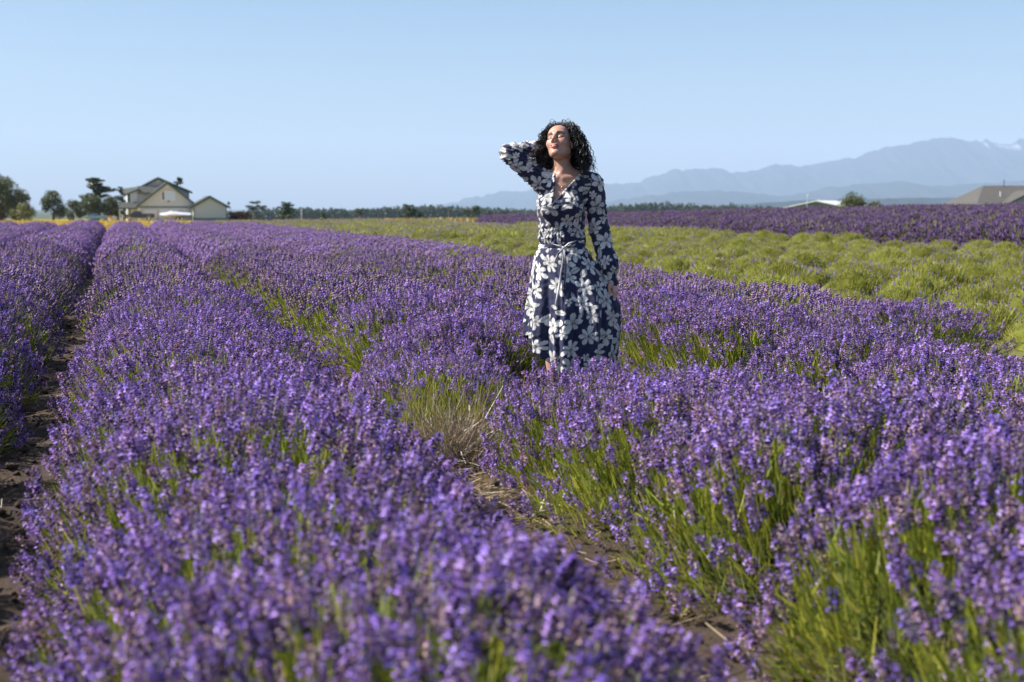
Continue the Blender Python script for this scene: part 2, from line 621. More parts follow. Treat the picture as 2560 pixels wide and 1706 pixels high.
def plant(seed, ax, ay, h, nsp, nleaf, spikes, seg=0.0, spike_scale=1.0, gain=(1, 1, 1), sparse=0.0, flank=0.35, cap=(0.78, 1.2), leaf_len=(0.05, 0.11), leaf_w=0.0026, greens=GREENS,
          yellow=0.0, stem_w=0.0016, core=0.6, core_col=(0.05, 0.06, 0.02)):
    """one lavender dome (or a seg-metre run of hedge): foliage arrays and spike arrays"""
    rng = np.random.default_rng(seed)

    def surf(n, lo=0.0, flank=flank):
        ph = np.empty(0)
        while len(ph) < n:
            c = rng.random(n * 2)
            p = np.arccos(1 - c * (1 - math.cos(PI * 0.56)))
            keep = rng.random(n * 2) < np.interp(p, [0, cap[0], cap[1], 1.8], [1, 1, flank, flank * 0.4])
            ph = np.concatenate([ph, p[keep]])
        ph = ph[:n]
        if seg:
            sgn = np.where(rng.random(n) < 0.5, -1, 1)
            y = rng.uniform(-seg / 2, seg / 2, n)
            lump = 1 + 0.07 * np.sin(y * 2 * PI / 1.05 + seed) + 0.05 * np.sin(y * 2 * PI / 0.6 + seed * 2.1)
            P = np.stack([ax * np.sin(ph) * sgn * lump, y, h * np.cos(ph) * lump], 1)
            N = np.stack([np.sin(ph) * sgn / ax, rng.normal(0, .25, n), np.cos(ph) / h], 1)
        else:
            t = rng.uniform(0, 2 * PI, n)
            lump = 1 + 0.07 * np.sin(2 * t + seed) * np.sin(ph) + 0.05 * np.sin(5 * t + seed * 1.7) * np.sin(ph) + 0.06 * np.cos(3 * t + seed) * np.sin(2 * ph)
            P = np.stack([ax * np.sin(ph) * np.cos(t), ay * np.sin(ph) * np.sin(t), h * np.cos(ph)], 1) * lump[:, None]
            N = np.stack([np.sin(ph) * np.cos(t) / ax, np.sin(ph) * np.sin(t) / ay, np.cos(ph) / h], 1)
        N /= np.linalg.norm(N, axis=1, keepdims=True)
        return P, N, ph
    P, N, ph = surf(nsp)
    if sparse:
        # bare green patches
        q = vnoise(P[:, 0] * 3.3 + seed, P[:, 1] * 3.3 + P[:, 2] * 4, seed) > -0.1 - (1 - sparse)
        P, N, ph = P[q], N[q], ph[q]
    n = len(P)
    rr = 1.03 - 0.22 * rng.random(n) ** 1.8
    Q = P.copy()
    if seg:
        Q[:, [0, 2]] *= rr[:, None]
    else:
        Q *= rr[:, None]
    Q[:, 2] += rng.normal(0, 0.018, n) + 0.02
    Q[:, 2] = np.maximum(Q[:, 2], 0.05)
    cen = np.zeros_like(Q)
    if seg:
        cen[:, 1] = Q[:, 1] + rng.normal(0, 0.06, n)
    cen[:, 2] = -0.25
    D = Q - cen
    D /= np.linalg.norm(D, axis=1, keepdims=True)
    D = D * 0.7 + np.array([0, 0, 0.55]) + rng.normal(0, 0.13, (n, 3))
    S = spike_scale * rng.uniform(0.75, 1.25, n)
    which = rng.integers(len(spikes), size=n)
    # neighbouring spikes flower alike: patches of vivid and of faded heads
    pn = vnoise(Q[:, 0] * 5 + 3 * seed, Q[:, 1] * 5, seed + 3)
    which = np.clip((which + np.where(pn < -0.15, len(spikes) // 3, 0)), 0, len(spikes) - 1)
    br = rng.uniform(0.72, 1.25, n)[:, None] * np.array(gain)[None]
    br = br * (1 + 0.10 * rng.normal(size=(n, 1)) * np.array([[1.0, 0.6, -0.3]]))
    sp = []
    for k, (tv, tf, tc) in enumerate(spikes):
        s = which == k
        if s.any():
            sp.append(scatter(tv, tf, tc, Q[s], rot_to(D[s], rng.uniform(0, 6.28, s.sum())), S[s], np.clip(br[s], .3, 1.6)))
    spk = merge(sp)
    # stems
    B = Q - D * (0.16 + 0.12 * rng.random((n, 1)))
    B[:, 2] = np.maximum(B[:, 2], 0.03)
    g = greens[rng.integers(len(greens), size=n)] * rng.uniform(0.8, 1.2, (n, 1))
    if yellow:
        g = g * (1 - yellow) + np.array([0.38, 0.30, 0.05]) * yellow
    parts = [ribbons(B, Q, stem_w, stem_w * 0.8, rng, g * 0.9, g)]
    # leaves
    if nleaf:
        PL, NL, _ = surf(nleaf, flank=1.0)
        f = rng.uniform(0.50, 0.95, (nleaf, 1)) ** 0.8
        PL = PL * (f if not seg else np.concatenate([f, np.ones_like(f), f], 1))
        PL[:, 2] = np.maximum(PL[:, 2], 0.0)
        DL = NL * 0.7 + np.array([0, 0, 0.6]) + rng.normal(0, 0.28, (nleaf, 3))
        DL /= np.linalg.norm(DL, axis=1, keepdims=True)
        ll = rng.uniform(*leaf_len, (nleaf, 1))
        g = greens[rng.integers(len(greens), size=nleaf)] * rng.uniform(0.7, 1.25, (nleaf, 1))
        if yellow:
            g = g * (1 - yellow) + np.array([0.38, 0.30, 0.05]) * yellow
        parts.append(ribbons(PL - DL * ll * 0.3, PL + DL * ll * 0.7, leaf_w, leaf_w * 0.35, rng, g * 0.9, g * 1.05))
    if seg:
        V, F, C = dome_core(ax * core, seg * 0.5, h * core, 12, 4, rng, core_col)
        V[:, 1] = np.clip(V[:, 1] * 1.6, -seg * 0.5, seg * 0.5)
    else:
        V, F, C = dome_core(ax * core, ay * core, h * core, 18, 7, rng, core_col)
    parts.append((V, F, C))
    return merge(parts), spk


def plant_meshes(tagname, fol, spk):
    return (mesh_np('foliage_' + tagname, fol[0], fol[1], M['leaf'], fol[2]), mesh_np('spikes_' + tagname, spk[0], spk[1], M['petal'], spk[2]))


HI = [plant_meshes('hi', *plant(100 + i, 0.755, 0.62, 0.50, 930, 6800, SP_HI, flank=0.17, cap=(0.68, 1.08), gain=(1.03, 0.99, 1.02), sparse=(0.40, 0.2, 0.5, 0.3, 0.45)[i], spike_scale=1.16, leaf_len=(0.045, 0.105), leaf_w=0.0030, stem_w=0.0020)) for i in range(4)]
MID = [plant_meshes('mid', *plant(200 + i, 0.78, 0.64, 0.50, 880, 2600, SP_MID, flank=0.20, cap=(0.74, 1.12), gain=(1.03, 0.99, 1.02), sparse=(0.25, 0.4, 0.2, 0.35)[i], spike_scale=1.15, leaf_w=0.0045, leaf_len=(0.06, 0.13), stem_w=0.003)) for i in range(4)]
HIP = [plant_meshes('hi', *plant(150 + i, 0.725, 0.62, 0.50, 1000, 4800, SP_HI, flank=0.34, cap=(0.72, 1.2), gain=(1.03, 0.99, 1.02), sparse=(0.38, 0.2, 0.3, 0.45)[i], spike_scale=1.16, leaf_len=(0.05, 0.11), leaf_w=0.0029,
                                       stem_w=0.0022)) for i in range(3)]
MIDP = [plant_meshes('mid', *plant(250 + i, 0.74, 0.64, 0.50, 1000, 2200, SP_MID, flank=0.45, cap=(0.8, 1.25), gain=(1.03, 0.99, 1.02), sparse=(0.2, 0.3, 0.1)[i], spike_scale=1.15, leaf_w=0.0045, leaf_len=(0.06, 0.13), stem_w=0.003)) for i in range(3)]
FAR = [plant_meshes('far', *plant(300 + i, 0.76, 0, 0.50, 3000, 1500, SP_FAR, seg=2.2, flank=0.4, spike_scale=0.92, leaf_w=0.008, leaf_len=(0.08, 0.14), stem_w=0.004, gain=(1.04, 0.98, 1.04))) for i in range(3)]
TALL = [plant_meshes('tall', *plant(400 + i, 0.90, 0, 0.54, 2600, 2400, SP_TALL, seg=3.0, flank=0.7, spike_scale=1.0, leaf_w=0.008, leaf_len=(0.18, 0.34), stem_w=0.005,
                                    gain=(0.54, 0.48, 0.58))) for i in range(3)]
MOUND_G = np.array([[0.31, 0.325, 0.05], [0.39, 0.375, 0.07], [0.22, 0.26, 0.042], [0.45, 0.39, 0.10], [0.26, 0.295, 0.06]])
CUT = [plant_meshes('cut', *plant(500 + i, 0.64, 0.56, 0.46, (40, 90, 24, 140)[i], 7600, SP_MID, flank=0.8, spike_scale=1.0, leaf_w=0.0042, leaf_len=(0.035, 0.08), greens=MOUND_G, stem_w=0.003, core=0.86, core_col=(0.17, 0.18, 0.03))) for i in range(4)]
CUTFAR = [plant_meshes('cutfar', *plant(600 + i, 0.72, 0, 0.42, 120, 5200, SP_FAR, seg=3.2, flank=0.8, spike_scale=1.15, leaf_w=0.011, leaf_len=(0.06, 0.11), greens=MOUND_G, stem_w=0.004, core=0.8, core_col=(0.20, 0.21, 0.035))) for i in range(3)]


def bush(kind, parent, x, y, rz=0.0, s=1.0, sz=1.0, tilt=0.0, name='lavender_bush', spikes=True):
    fm, sm = kind[random.randrange(len(kind))]
    o = mobj(name, fm, parent, (x, y, float(gz(x, y)) - 0.015), (tilt, 0, rz), (s, s, s * sz))
    if spikes:
        c = mobj('flower_spikes', sm, o)
        c['kind'] = 'stuff'
    return o


WOMAN = world_xy(0.352, 8.46)        # where she stands


def hedge_row(k, label, y_end, skip=(), extra=(), y_start=-1.0, tall=1.0):
    xc = GAP0 + (k - 0.5) * PITCH_ROW + {0: 0.02, 1: -0.02, 2: -0.04}.get(k, 0.0)
    root = empty('lavender_hedge', (0, 0, 0))
    tag(root, label, 'lavender hedge', 'purple lavender hedges in bloom')
    y = y_start + random.uniform(0, 0.6)
    while y < y_end:
        _, zc = cam_xy(xc, y)
        if zc < 24:
            near_kind, mid_kind = (HIP, MIDP) if k <= 1 else (HI, MID)
            kind, step = (near_kind, 0.98) if zc < 11.5 else (mid_kind, 0.95)
            yy = y + random.uniform(-0.08, 0.08)
            xx = xc + random.uniform(-0.05, 0.05)
            ok = in_view(xx, yy, 1.7) and not any((xx - a) ** 2 + (yy - b) ** 2 < r * r for a, b, r in skip)
            if ok:
                bush(kind, root, xx, yy, random.choice((0, PI)) + random.uniform(-0.25, 0.25), random.uniform(0.93, 1.06), tall * random.uniform(0.92, 1.12))
            y += step * random.uniform(0.92, 1.08)
        else:
            if in_view(xc, y + 1.0, 2.5):
                bush(FAR, root, xc + random.uniform(-0.05, 0.05), y + 1.0, random.choice((0, PI)), 1.0, (0.5 + 0.5 * tall) * random.uniform(0.95, 1.12))
            y += 2.05
    for (x, yy, s, sz) in extra:
        bush(HIP, root, x, yy, random.uniform(0, 6.28), s, sz)
    return root


wx, wy = WOMAN
hedge_row(-2, 'outermost purple lavender hedge at the left edge, ending by the golden field', 66)
hedge_row(-1, 'second purple lavender hedge from the left edge, short run before the golden field', 66)
hedge_row(0, 'purple lavender hedge bordering the dark soil path on its left side', 67, tall=1.14)
hedge_row(1, 'wide near purple lavender hedge between the dark soil path and the straw-strewn gap', 68)
hedge_row(2, 'purple lavender hedge with green flanks in which the woman stands', 70,
          skip=[(wx, wy, 0.70), (1.75, 6.85, 0.8), (2.22, 6.25, 0.55)],
          extra=[(2.72, 6.75, 0.68, 0.80), (1.72, 7.72, 0.80, 0.85), (1.98, 8.75, 0.85, 0.95), (1.99, 5.90, 0.70, 1.28), (2.50, 5.70, 0.85, 1.05)])
hedge_row(3, 'purple lavender hedge running just behind the woman', 72, tall=0.92)
hedge_row(4, 'last purple lavender hedge, bordering the clipped green mounds', 74, y_start=9.3, tall=0.82)


def cut_row(i, x, label, y1=112.0):
    root = empty('clipped_lavender_row', (0, 0, 0))
    tag(root, label, 'clipped lavender', 'clipped green lavender rows')
    y = 4.0 + random.uniform(0, 1)
    while y < y1:
        _, zc = cam_xy(x, y)
        if zc < 46:
            if in_view(x, y, 1.6):
                bush(CUT, root, x + random.uniform(-0.2, 0.2), y, random.choice((0, PI)) + random.uniform(-.4, .4), random.uniform(0.72, 1.0), random.uniform(0.8, 1.2), name='clipped_bush')
            y += 1.08 * random.uniform(0.85, 1.4)
        else:
            if in_view(x, y + 1.5, 3):
                bush(CUTFAR, root, x + random.uniform(-0.1, 0.1), y + 1.5, random.choice((0, PI)), 1.0, random.uniform(0.85, 1.25), name='clipped_bush')
            y += 3.15


ORD = ['first', 'second', 'third', 'fourth', 'fifth', 'sixth', 'seventh', 'eighth', 'ninth', 'tenth', 'eleventh', 'twelfth', 'thirteenth']
cut_row(-1, 5.95, 'short clipped green lavender run in line with the last purple hedge', 8.4)
for i in range(8):
    cut_row(i, 7.6 + i * 1.58, 'clipped green lavender row, %s one counted from the nearest purple hedges' % ORD[i])


def tall_row(i, x, label):
    root = empty('lavender_hedge', (0, 0, 0))
    tag(root, label, 'lavender hedge', 'tall dark lavender hedges')
    y = 19.0 + random.uniform(0, 2)
    while y < min(112, x / 0.262):
        if in_view(x, y, 4):
            o = bush(TALL, root, x + random.uniform(-0.1, 0.1), y, random.choice((0, PI)), 1.0, random.uniform(0.9, 1.15))
        y += 2.85


for i in range(12):
    tall_row(i, 20.7 + i * 2.1, 'tall dark purple lavender hedge, %s one beyond the green mounds' % ORD[i])
# ------------------------------------------------------------------ placing far things
FPX = 3268.0


def at(xs, zc):
    """ground point seen in picture column xs (of 2353) at depth zc"""
    x, y = world_xy((xs - 1176.5) / FPX * zc * 0.9957, zc)
    return x, y


def elev(ys, zc):
    """height that shows at picture row ys at depth zc"""
    return EYE + (480.0 - ys) / FPX * zc


# ------------------------------------------------------------------ mountains
def rock_mat():
    m, nt, out = mat_new('mountain slope')
    L = nt.links.new
    p = nt.nodes.new('ShaderNodeBsdfDiffuse')
    at_ = nt.nodes.new('ShaderNodeAttribute')
    at_.attribute_name = 'tint'
    L(at_.outputs['Color'], p.inputs['Color'])
    L(p.outputs[0], out.inputs[0])
    return m


M['slope'] = rock_mat()


def range_mesh(name, prof, zc0, depth, base, seed, amp, label, snow=None, step=9.0, rough=0.0):
    """a ridge line across the view: prof gives (column, row) of the crest at depth zc0"""
    px = np.array([p[0] for p in prof], float)
    py = np.array([p[1] for p in prof], float)
    us = np.arange(px[0], px[-1] + step, step)
    crest = np.interp(us, px, py)
    hgt = EYE + (480 - crest) / FPX * zc0 - base
    hgt = hgt + rough * (vnoise(us / 14, us * 0 + seed, seed) + 0.5 * vnoise(us / 5, us * 0, seed + 1))
    hgt = np.maximum(hgt, 0)
    vs = np.linspace(-1, 1, 33)
    U, W = np.meshgrid(us, vs)
    Hc = np.meshgrid(hgt, vs)[0]
    shape = np.clip(1 - np.abs(W) ** 1.15, 0, 1)
    rid = np.abs(vnoise(U / 46 + 3 * seed + W * 0.6, W * 2.2, seed)) + 0.5 * np.abs(vnoise(U / 19 + W, W * 5 + seed, seed + 4))
    Z = Hc * shape * (1 - amp * rid * (1 - np.exp(-(W / 0.25) ** 2)))
    zc = zc0 + W * depth * np.where(W < 0, 1.0, 0.6)
    xc = (U - 1176.5) / FPX * zc0 * 0.9957 * (1 + 0.0 * W)
    X, Y = xc * CY + zc * SY, -xc * SY + zc * CY
    V = np.stack([X.ravel(), Y.ravel(), (Z + base).ravel()], 1)
    nx, ny = len(us), len(vs)
    i, j = np.meshgrid(np.arange(nx - 1), np.arange(ny - 1))
    a = (j * nx + i).ravel()
    F = np.stack([a, a + 1, a + nx + 1, a + nx], 1)
    n = vnoise(U / 9, W * 9, seed + 7).ravel()[:, None]
    C = np.array([[0.018, 0.030, 0.028]]) * (1 + 0.3 * n) + np.array([[0.012, 0.010, 0.010]]) * np.clip(n, 0, 1)
    if snow:
        s0, s1 = snow
        hh = (Z / np.maximum(Hc, 1)).ravel()
        m = (U.ravel() > s0) & (U.ravel() < s1) & (hh > 0.93) & (hh < 0.985) & (n[:, 0] > -0.25)
        C[m] = (0.28, 0.29, 0.31)
    me = mesh_np(name, V, F, M['slope'], C, smooth=True)
    tag(mobj(name, me), label, None, None, 'structure')


PEAKS = [(900, 486), (1000, 476), (1040, 466), (1100, 452), (1160, 440), (1225, 438), (1290, 432), (1360, 425.6), (1400, 424), (1461, 420.5), (1500, 407), (1546, 391), (1596, 392),
         (1630, 385.5), (1655, 388), (1678, 398), (1710, 396), (1740, 390), (1790, 378), (1824, 382.6), (1879, 379), (1920, 371), (1967, 362), (2000, 350), (2026, 340), (2073, 337),
         (2094, 329), (2140, 322), (2199, 319), (2229, 331), (2237, 322), (2248, 330), (2260, 320), (2279, 331), (2317, 333), (2340, 322), (2370, 316), (2430, 322), (2520, 312), (2640, 330), (2800, 350), (3000, 380)]
range_mesh('mountains', PEAKS, 20500, 3200, -12, 3, 0.2, 'hazy blue mountain range with jagged peaks', snow=(2245, 2325), step=4.0, rough=17)
FOOT = [(1180, 486), (1250, 478), (1360, 468), (1450, 456), (1560, 441), (1650, 438), (1750, 446), (1800, 452), (1850, 442), (1900, 432), (1970, 424), (2060, 418), (2150, 428), (2240, 423), (2353, 416), (2500, 412), (2700, 430), (2900, 460)]
range_mesh('foothills', FOOT, 14500, 2600, -12, 9, 0.4, 'lower blue foothills below the mountain range', step=8.0, rough=10)
SHORE = [(1560, 481), (1650, 474), (1760, 466), (1850, 461), (1960, 458), (2050, 456), (2160, 455), (2260, 456), (2400, 456), (2600, 458), (2800, 478)]
range_mesh('wooded_hills', SHORE, 7200, 800, -12, 15, 0.3, 'low dark blue wooded hills at the foot of the mountains', step=6.0, rough=3)


# ------------------------------------------------------------------ trees
def cards(P, size, rng, col, flat=0.0):
    """leaf clumps: small bent quads, random facing"""
    n = len(P)
    A = rng.normal(size=(n, 3))
    A[:, 2] *= (1 - flat)
    A /= np.linalg.norm(A, axis=1, keepdims=True)
    Bv = np.cross(A, rng.normal(size=(n, 3)))
    Bv[:, 2] *= (1 - flat)
    Bv /= np.linalg.norm(Bv, axis=1, keepdims=True) + 1e-9
    s = (size * rng.uniform(0.55, 1.3, n))[:, None]
    V = np.stack([P - A * s, P - Bv * s * 0.55, P + A * s, P + Bv * s * 0.55], 1).reshape(-1, 3)
    F = np.arange(4 * n).reshape(-1, 4)
    F = np.concatenate([F[:, [0, 1, 2]], F[:, [0, 2, 3]]])
    C = np.repeat(col, 4, 0)
    return V, F, C


M['bark'] = plain('tree bark', (0.09, 0.07, 0.05), 0.9, noise=0.3, nscale=6)
DARK = np.array([[0.050, 0.080, 0.026], [0.070, 0.105, 0.034], [0.034, 0.058, 0.020]])
OLIVE = np.array([[0.12, 0.14, 0.035], [0.16, 0.17, 0.05], [0.09, 0.11, 0.03]])
MIXED = np.array([[0.06, 0.085, 0.025], [0.085, 0.11, 0.032], [0.14, 0.15, 0.04], [0.04, 0.06, 0.02]])


def grow(kind, h, w, rng, pal, dens=1.0):
    tr = MB()
    pts, cols = [], []
    lean = rng.normal(0, 0.04, 2)

    def put(c, r, n, shade=1.0):
        q = rng.normal(size=(n, 3))
        q /= np.linalg.norm(q, axis=1, keepdims=True)
        q *= (rng.random((n, 1)) ** 0.45)
        pts.append(np.asarray(c) + q * np.asarray(r))
        cols.append(pal[rng.integers(len(pal), size=n)] * rng.uniform(0.75, 1.3, (n, 1)) * shade)
    if kind == 'fir':
        top = Vector((lean[0] * h, lean[1] * h, h))
        tr.tube([(0, 0, -0.3), (lean[0] * h * .5, lean[1] * h * .5, h * 0.5), tuple(top)], [0.035 * h, 0.022 * h, 0.004 * h], 7)
        nb = int(17 * dens + 6)
        for k in range(nb):
            t = 0.16 + 0.82 * k / nb
            z = t * h
            a = rng.uniform(0, 6.28)
            ln = w * 0.5 * (1 - t) ** 0.42 * rng.uniform(0.4, 1.2) + 0.18
            p0 = np.array([lean[0] * z, lean[1] * z, z])
            d = np.array([math.cos(a), math.sin(a), rng.uniform(-0.12, 0.28)])
            p1 = p0 + d * ln * 0.6
            p2 = p0 + d * ln + np.array([0, 0, 0.10 * ln])
            tr.tube([p0, p1, p2], [0.010 * h, 0.006 * h, 0.002 * h], 4)
            for q in (0.35, 0.6, 0.85, 1.0):
                c = p0 + (p2 - p0) * q
                r = ln * (0.30 - 0.10 * q) + 0.10
                put(c, (r * 1.2, r * 1.2, r * 0.5), int(58 * dens))
    elif kind == 'windswept':
        tr.tube([(0, 0, -0.3), (lean[0] * h, 0.0, h * .5), (0.12 * w, 0, h * 0.9)], [0.04 * h, 0.028 * h, 0.01 * h], 7)
        for k in range(11):
            a = rng.uniform(0, 6.28)
            z = h * rng.uniform(0.5, 0.97)
            ln = w * 0.5 * rng.uniform(0.45, 1.0)
            p0 = np.array([0.1 * w * z / h, 0, z * 0.86])
            p1 = p0 + np.array([math.cos(a) * ln, math.sin(a) * ln, z * 0.08])
            tr.tube([p0, (p0 + p1) / 2 + np.array([0, 0, .05]), p1], [0.012 * h, 0.008 * h, 0.003 * h], 4)
            for q in (0.55, 0.8, 1.0):
                put(p0 + (p1 - p0) * q, (w * 0.14, w * 0.14, h * 0.06), int(60 * dens))
        for k in range(4):
            put((rng.normal(0, .15 * w), rng.normal(0, .15 * w), h * rng.uniform(.12, .4)), (w * .2, w * .2, h * .1), int(60 * dens))
    else:
        tr.tube([(0, 0, -0.3), (lean[0] * h * .5, 0, h * .35), (lean[0] * h, 0, h * .8)], [0.04 * h, 0.03 * h, 0.008 * h], 7)
        nb = int(16 * dens)
        for k in range(nb):
            a = rng.uniform(0, 6.28)
            t = rng.uniform(0.12, 0.93)
            rad = w * 0.5 * math.sqrt(max(0.05, 1 - (2 * t - 0.85) ** 2)) * rng.uniform(0.35, 0.85)
            c = np.array([math.cos(a) * rad, math.sin(a) * rad, t * h])
            tr.tube([(0, 0, h * max(.05, t - .25)), c], [0.012 * h, 0.004 * h], 4)
            r = w * rng.uniform(0.14, 0.24)
            put(c, (r, r, r * rng.uniform(.8, 1.3)), int(330 * dens), rng.uniform(0.85, 1.15))
    P = np.concatenate(pts)
    C = np.concatenate(cols)
    P[:, 2] = np.maximum(P[:, 2], 0.05)
    return tr, P, C


def tree(name, label, xs, zc, top, wpx, kind='fir', pal=DARK, seed=0, dens=1.0, leaf=None, cat='tree', group=None):
    rng = np.random.default_rng(seed + 900)
    x, y = at(xs, zc)
    z0 = float(gz(x, y))
    h = elev(top, zc) - z0
    w = wpx / FPX * zc
    root = empty(name, (x, y, z0), rng.uniform(0, 6.28) if kind != 'windswept' else -YAW)
    tag(root, label, cat, group)
    tr, P, C = grow(kind, h, w, rng, pal, dens)
    tr.build('trunk', M['bark'], root, smooth=True)
    V, F, Cc = cards(P, leaf or 0.013 * h + 0.07, rng, C, 0.3 if kind != 'broad' else 0.0)
    mobj('crown', mesh_np('crown', V, F, M['needle'], Cc), root)
    return root


TG = 'trees along the golden field'
tree('leafy_tree', 'tall dark leafy tree cut by the left picture edge', 2, 290, 398, 110, 'broad', MIXED, 1, 1.6, group=TG)
tree('leafy_tree', 'dark leafy tree leaning out right beside the tallest edge tree', 44, 294, 438, 56, 'broad', MIXED, 2, 1.2, group=TG)
tree('shrub', 'olive green round shrub under the tall edge tree', 55, 283, 469, 60, 'broad', OLIVE, 3, 1.1, cat='shrub')
tree('fir_tree', 'bushy dark fir tree alone between the olive shrub and the tall fir', 122, 290, 441, 64, 'broad', DARK, 4, 1.2, group=TG)
tree('shrub', 'low dark shrub between the two dark fir trees', 168, 288, 462, 46, 'broad', DARK, 5, 1.0, cat='shrub')
tree('fir_tree', 'tall ragged fir tree with open crown left of the house', 226, 296, 408, 96, 'fir', DARK, 6, 1.9, group=TG)
tree('shrub', 'dark dense shrub at the foot of the tall ragged fir', 212, 290, 455, 60, 'broad', DARK, 7, 1.3, cat='shrub')
tree('shrub', 'dark dense shrub beside the house porch', 255, 292, 452, 50, 'broad', DARK, 8, 1.2, cat='shrub')
tree('fir_tree', 'thin fir tree showing just behind the left end of the house', 285, 300, 428, 46, 'fir', DARK, 9, 1.1, group=TG)
tree('fir_tree', 'fir tree top rising behind the right roof slope of the house', 410, 312, 407, 42, 'fir', DARK, 10, 1.2, group=TG)
FG = 'small trees in front of the far wood'
tree('windswept_pine', 'flat-topped windswept pine right of the red-brown fence', 587, 335, 459, 50, 'windswept', DARK, 11, 1.3, group=FG)
tree('fir_tree', 'dense dark fir right of the flat-topped windswept pine', 655, 330, 466, 52, 'fir', DARK, 12, 1.8, group=FG)
tree('fir_tree', 'very small dark fir just right of the white post', 741, 335, 488, 20, 'fir', DARK, 13, 0.8, group=FG)
tree('windswept_pine', 'small windswept pine standing alone in front of the far wood', 823, 340, 476, 38, 'windswept', DARK, 14, 1.0, group=FG)
tree('fir_tree', 'broad dark fir in front of the far wood, taller of two neighbours', 936, 335, 469, 42, 'fir', DARK, 15, 1.5, group=FG)
tree('fir_tree', 'short dark fir close to the right of the broad dark fir', 967, 335, 487, 26, 'fir', DARK, 16, 1.0, group=FG)
tree('windswept_pine', 'spreading windswept pine left of the woman below the mountain foot', 1080, 340, 468, 40, 'windswept', DARK, 17, 1.2, group=FG)
tree('shrub', 'small dark shrub right of the spreading windswept pine', 1122, 345, 486, 30, 'broad', DARK, 18, 0.8, cat='shrub')
tree('shrub', 'small dark shrub nearest the woman in front of the far wood', 1160, 345, 485, 22, 'broad', DARK, 19, 0.7, cat='shrub')
tree('shrub', 'large rounded green bush between the pale barn and the brown roof', 1962, 148, 463, 110, 'broad', OLIVE * 0.75, 20, 1.5, cat='shrub')
tree('shrub', 'smaller rounded green bush right of the large one beside the barn', 2020, 150, 463, 70, 'broad', OLIVE * 0.75, 21, 1.1, cat='shrub')

# dead sapling and post
x, y = at(1031, 335)
t = empty('bare_sapling', (x, y, float(gz(x, y))))
tag(t, 'thin bare sapling standing before the far wood', 'tree')
mb = MB()
mb.tube([(0, 0, -.2), (0.05, 0, 2.2), (-0.05, 0, 4.3)], [.06, .045, .015], 6)
for k in range(9):
    z = 1.2 + k * 0.33
    a = random.uniform(0, 6.28)
    mb.tube([(0, 0, z), (math.cos(a) * .4, math.sin(a) * .4, z + .35)], [.02, .008], 4)
mb.build('trunk', plain('dry wood', (0.33, 0.25, 0.15), 0.9), t)
x, y = at(692.5, 118)
mb = MB()
mb.tube([(0, 0, -.3), (0.01, 0, .7), (0.0, 0, 1.35)], [.026, .024, .022], 8)
mb.tube([(0, 0, 1.35), (0, 0, 1.38)], [.03, .02], 8)
o = mb.build('post', plain('bleached wood', (0.62, 0.60, 0.55), 0.8, noise=.2), None, smooth=True)
o.location = (x, y, float(gz(x, y)))
tag(o, 'slim bleached white post at the far end of the lavender', 'post')


# far wood: one dark mass of conifers
def far_wood():
    rng = np.random.default_rng(77)
    parts = []
    tpx = [(500, 490), (559, 486), (620, 481), (681, 478), (752, 479.6), (811, 481), (886, 477), (930, 474), (990, 473), (1049, 475), (1123, 477), (1182, 481), (1240, 484),
           (1300, 486), (1360, 484), (1400, 476), (1440, 470), (1500, 468), (1560, 472), (1620, 474), (1700, 475), (1780, 479), (1830, 484)]
    tx, ty = zip(*tpx)
    for row in range(5):
        zc = 1420 + row * 45
        xs = 500.0
        while xs < 1830:
            xs += rng.uniform(3.0, 7.5)
            top = np.interp(xs, tx, ty) + rng.uniform(-3.5, 7) + (4 - row) * 1.6
            if xs > 1390 and rng.random() < 0.25:
                top -= rng.uniform(2, 7)
            x, y = at(xs, zc)
            z0 = float(gz(x, y))
            h = max(4.0, elev(top, zc) - z0)
            w = h * rng.uniform(0.16, 0.3)
            n = 100
            t = rng.random(n) ** 0.75
            a = rng.uniform(0, 6.28, n)
            r = w * (1 - t) ** 0.75 * rng.uniform(0.25, 1.0, n)
            P = np.stack([x + r * np.cos(a), y + r * np.sin(a), z0 + h * (0.04 + 0.96 * t)], 1)
            col = DARK[rng.integers(3, size=n)] * rng.uniform(0.7, 1.3, (n, 1)) * rng.uniform(0.8, 1.25)
            parts.append(cards(P, 1.4, rng, col, 0.25))
    V, F, C = merge(parts)
    o = mobj('treeline', mesh_np('treeline', V, F, M['needle'], C))
    tag(o, 'far dark conifer wood along the horizon', 'wood', None, 'stuff')


far_wood()


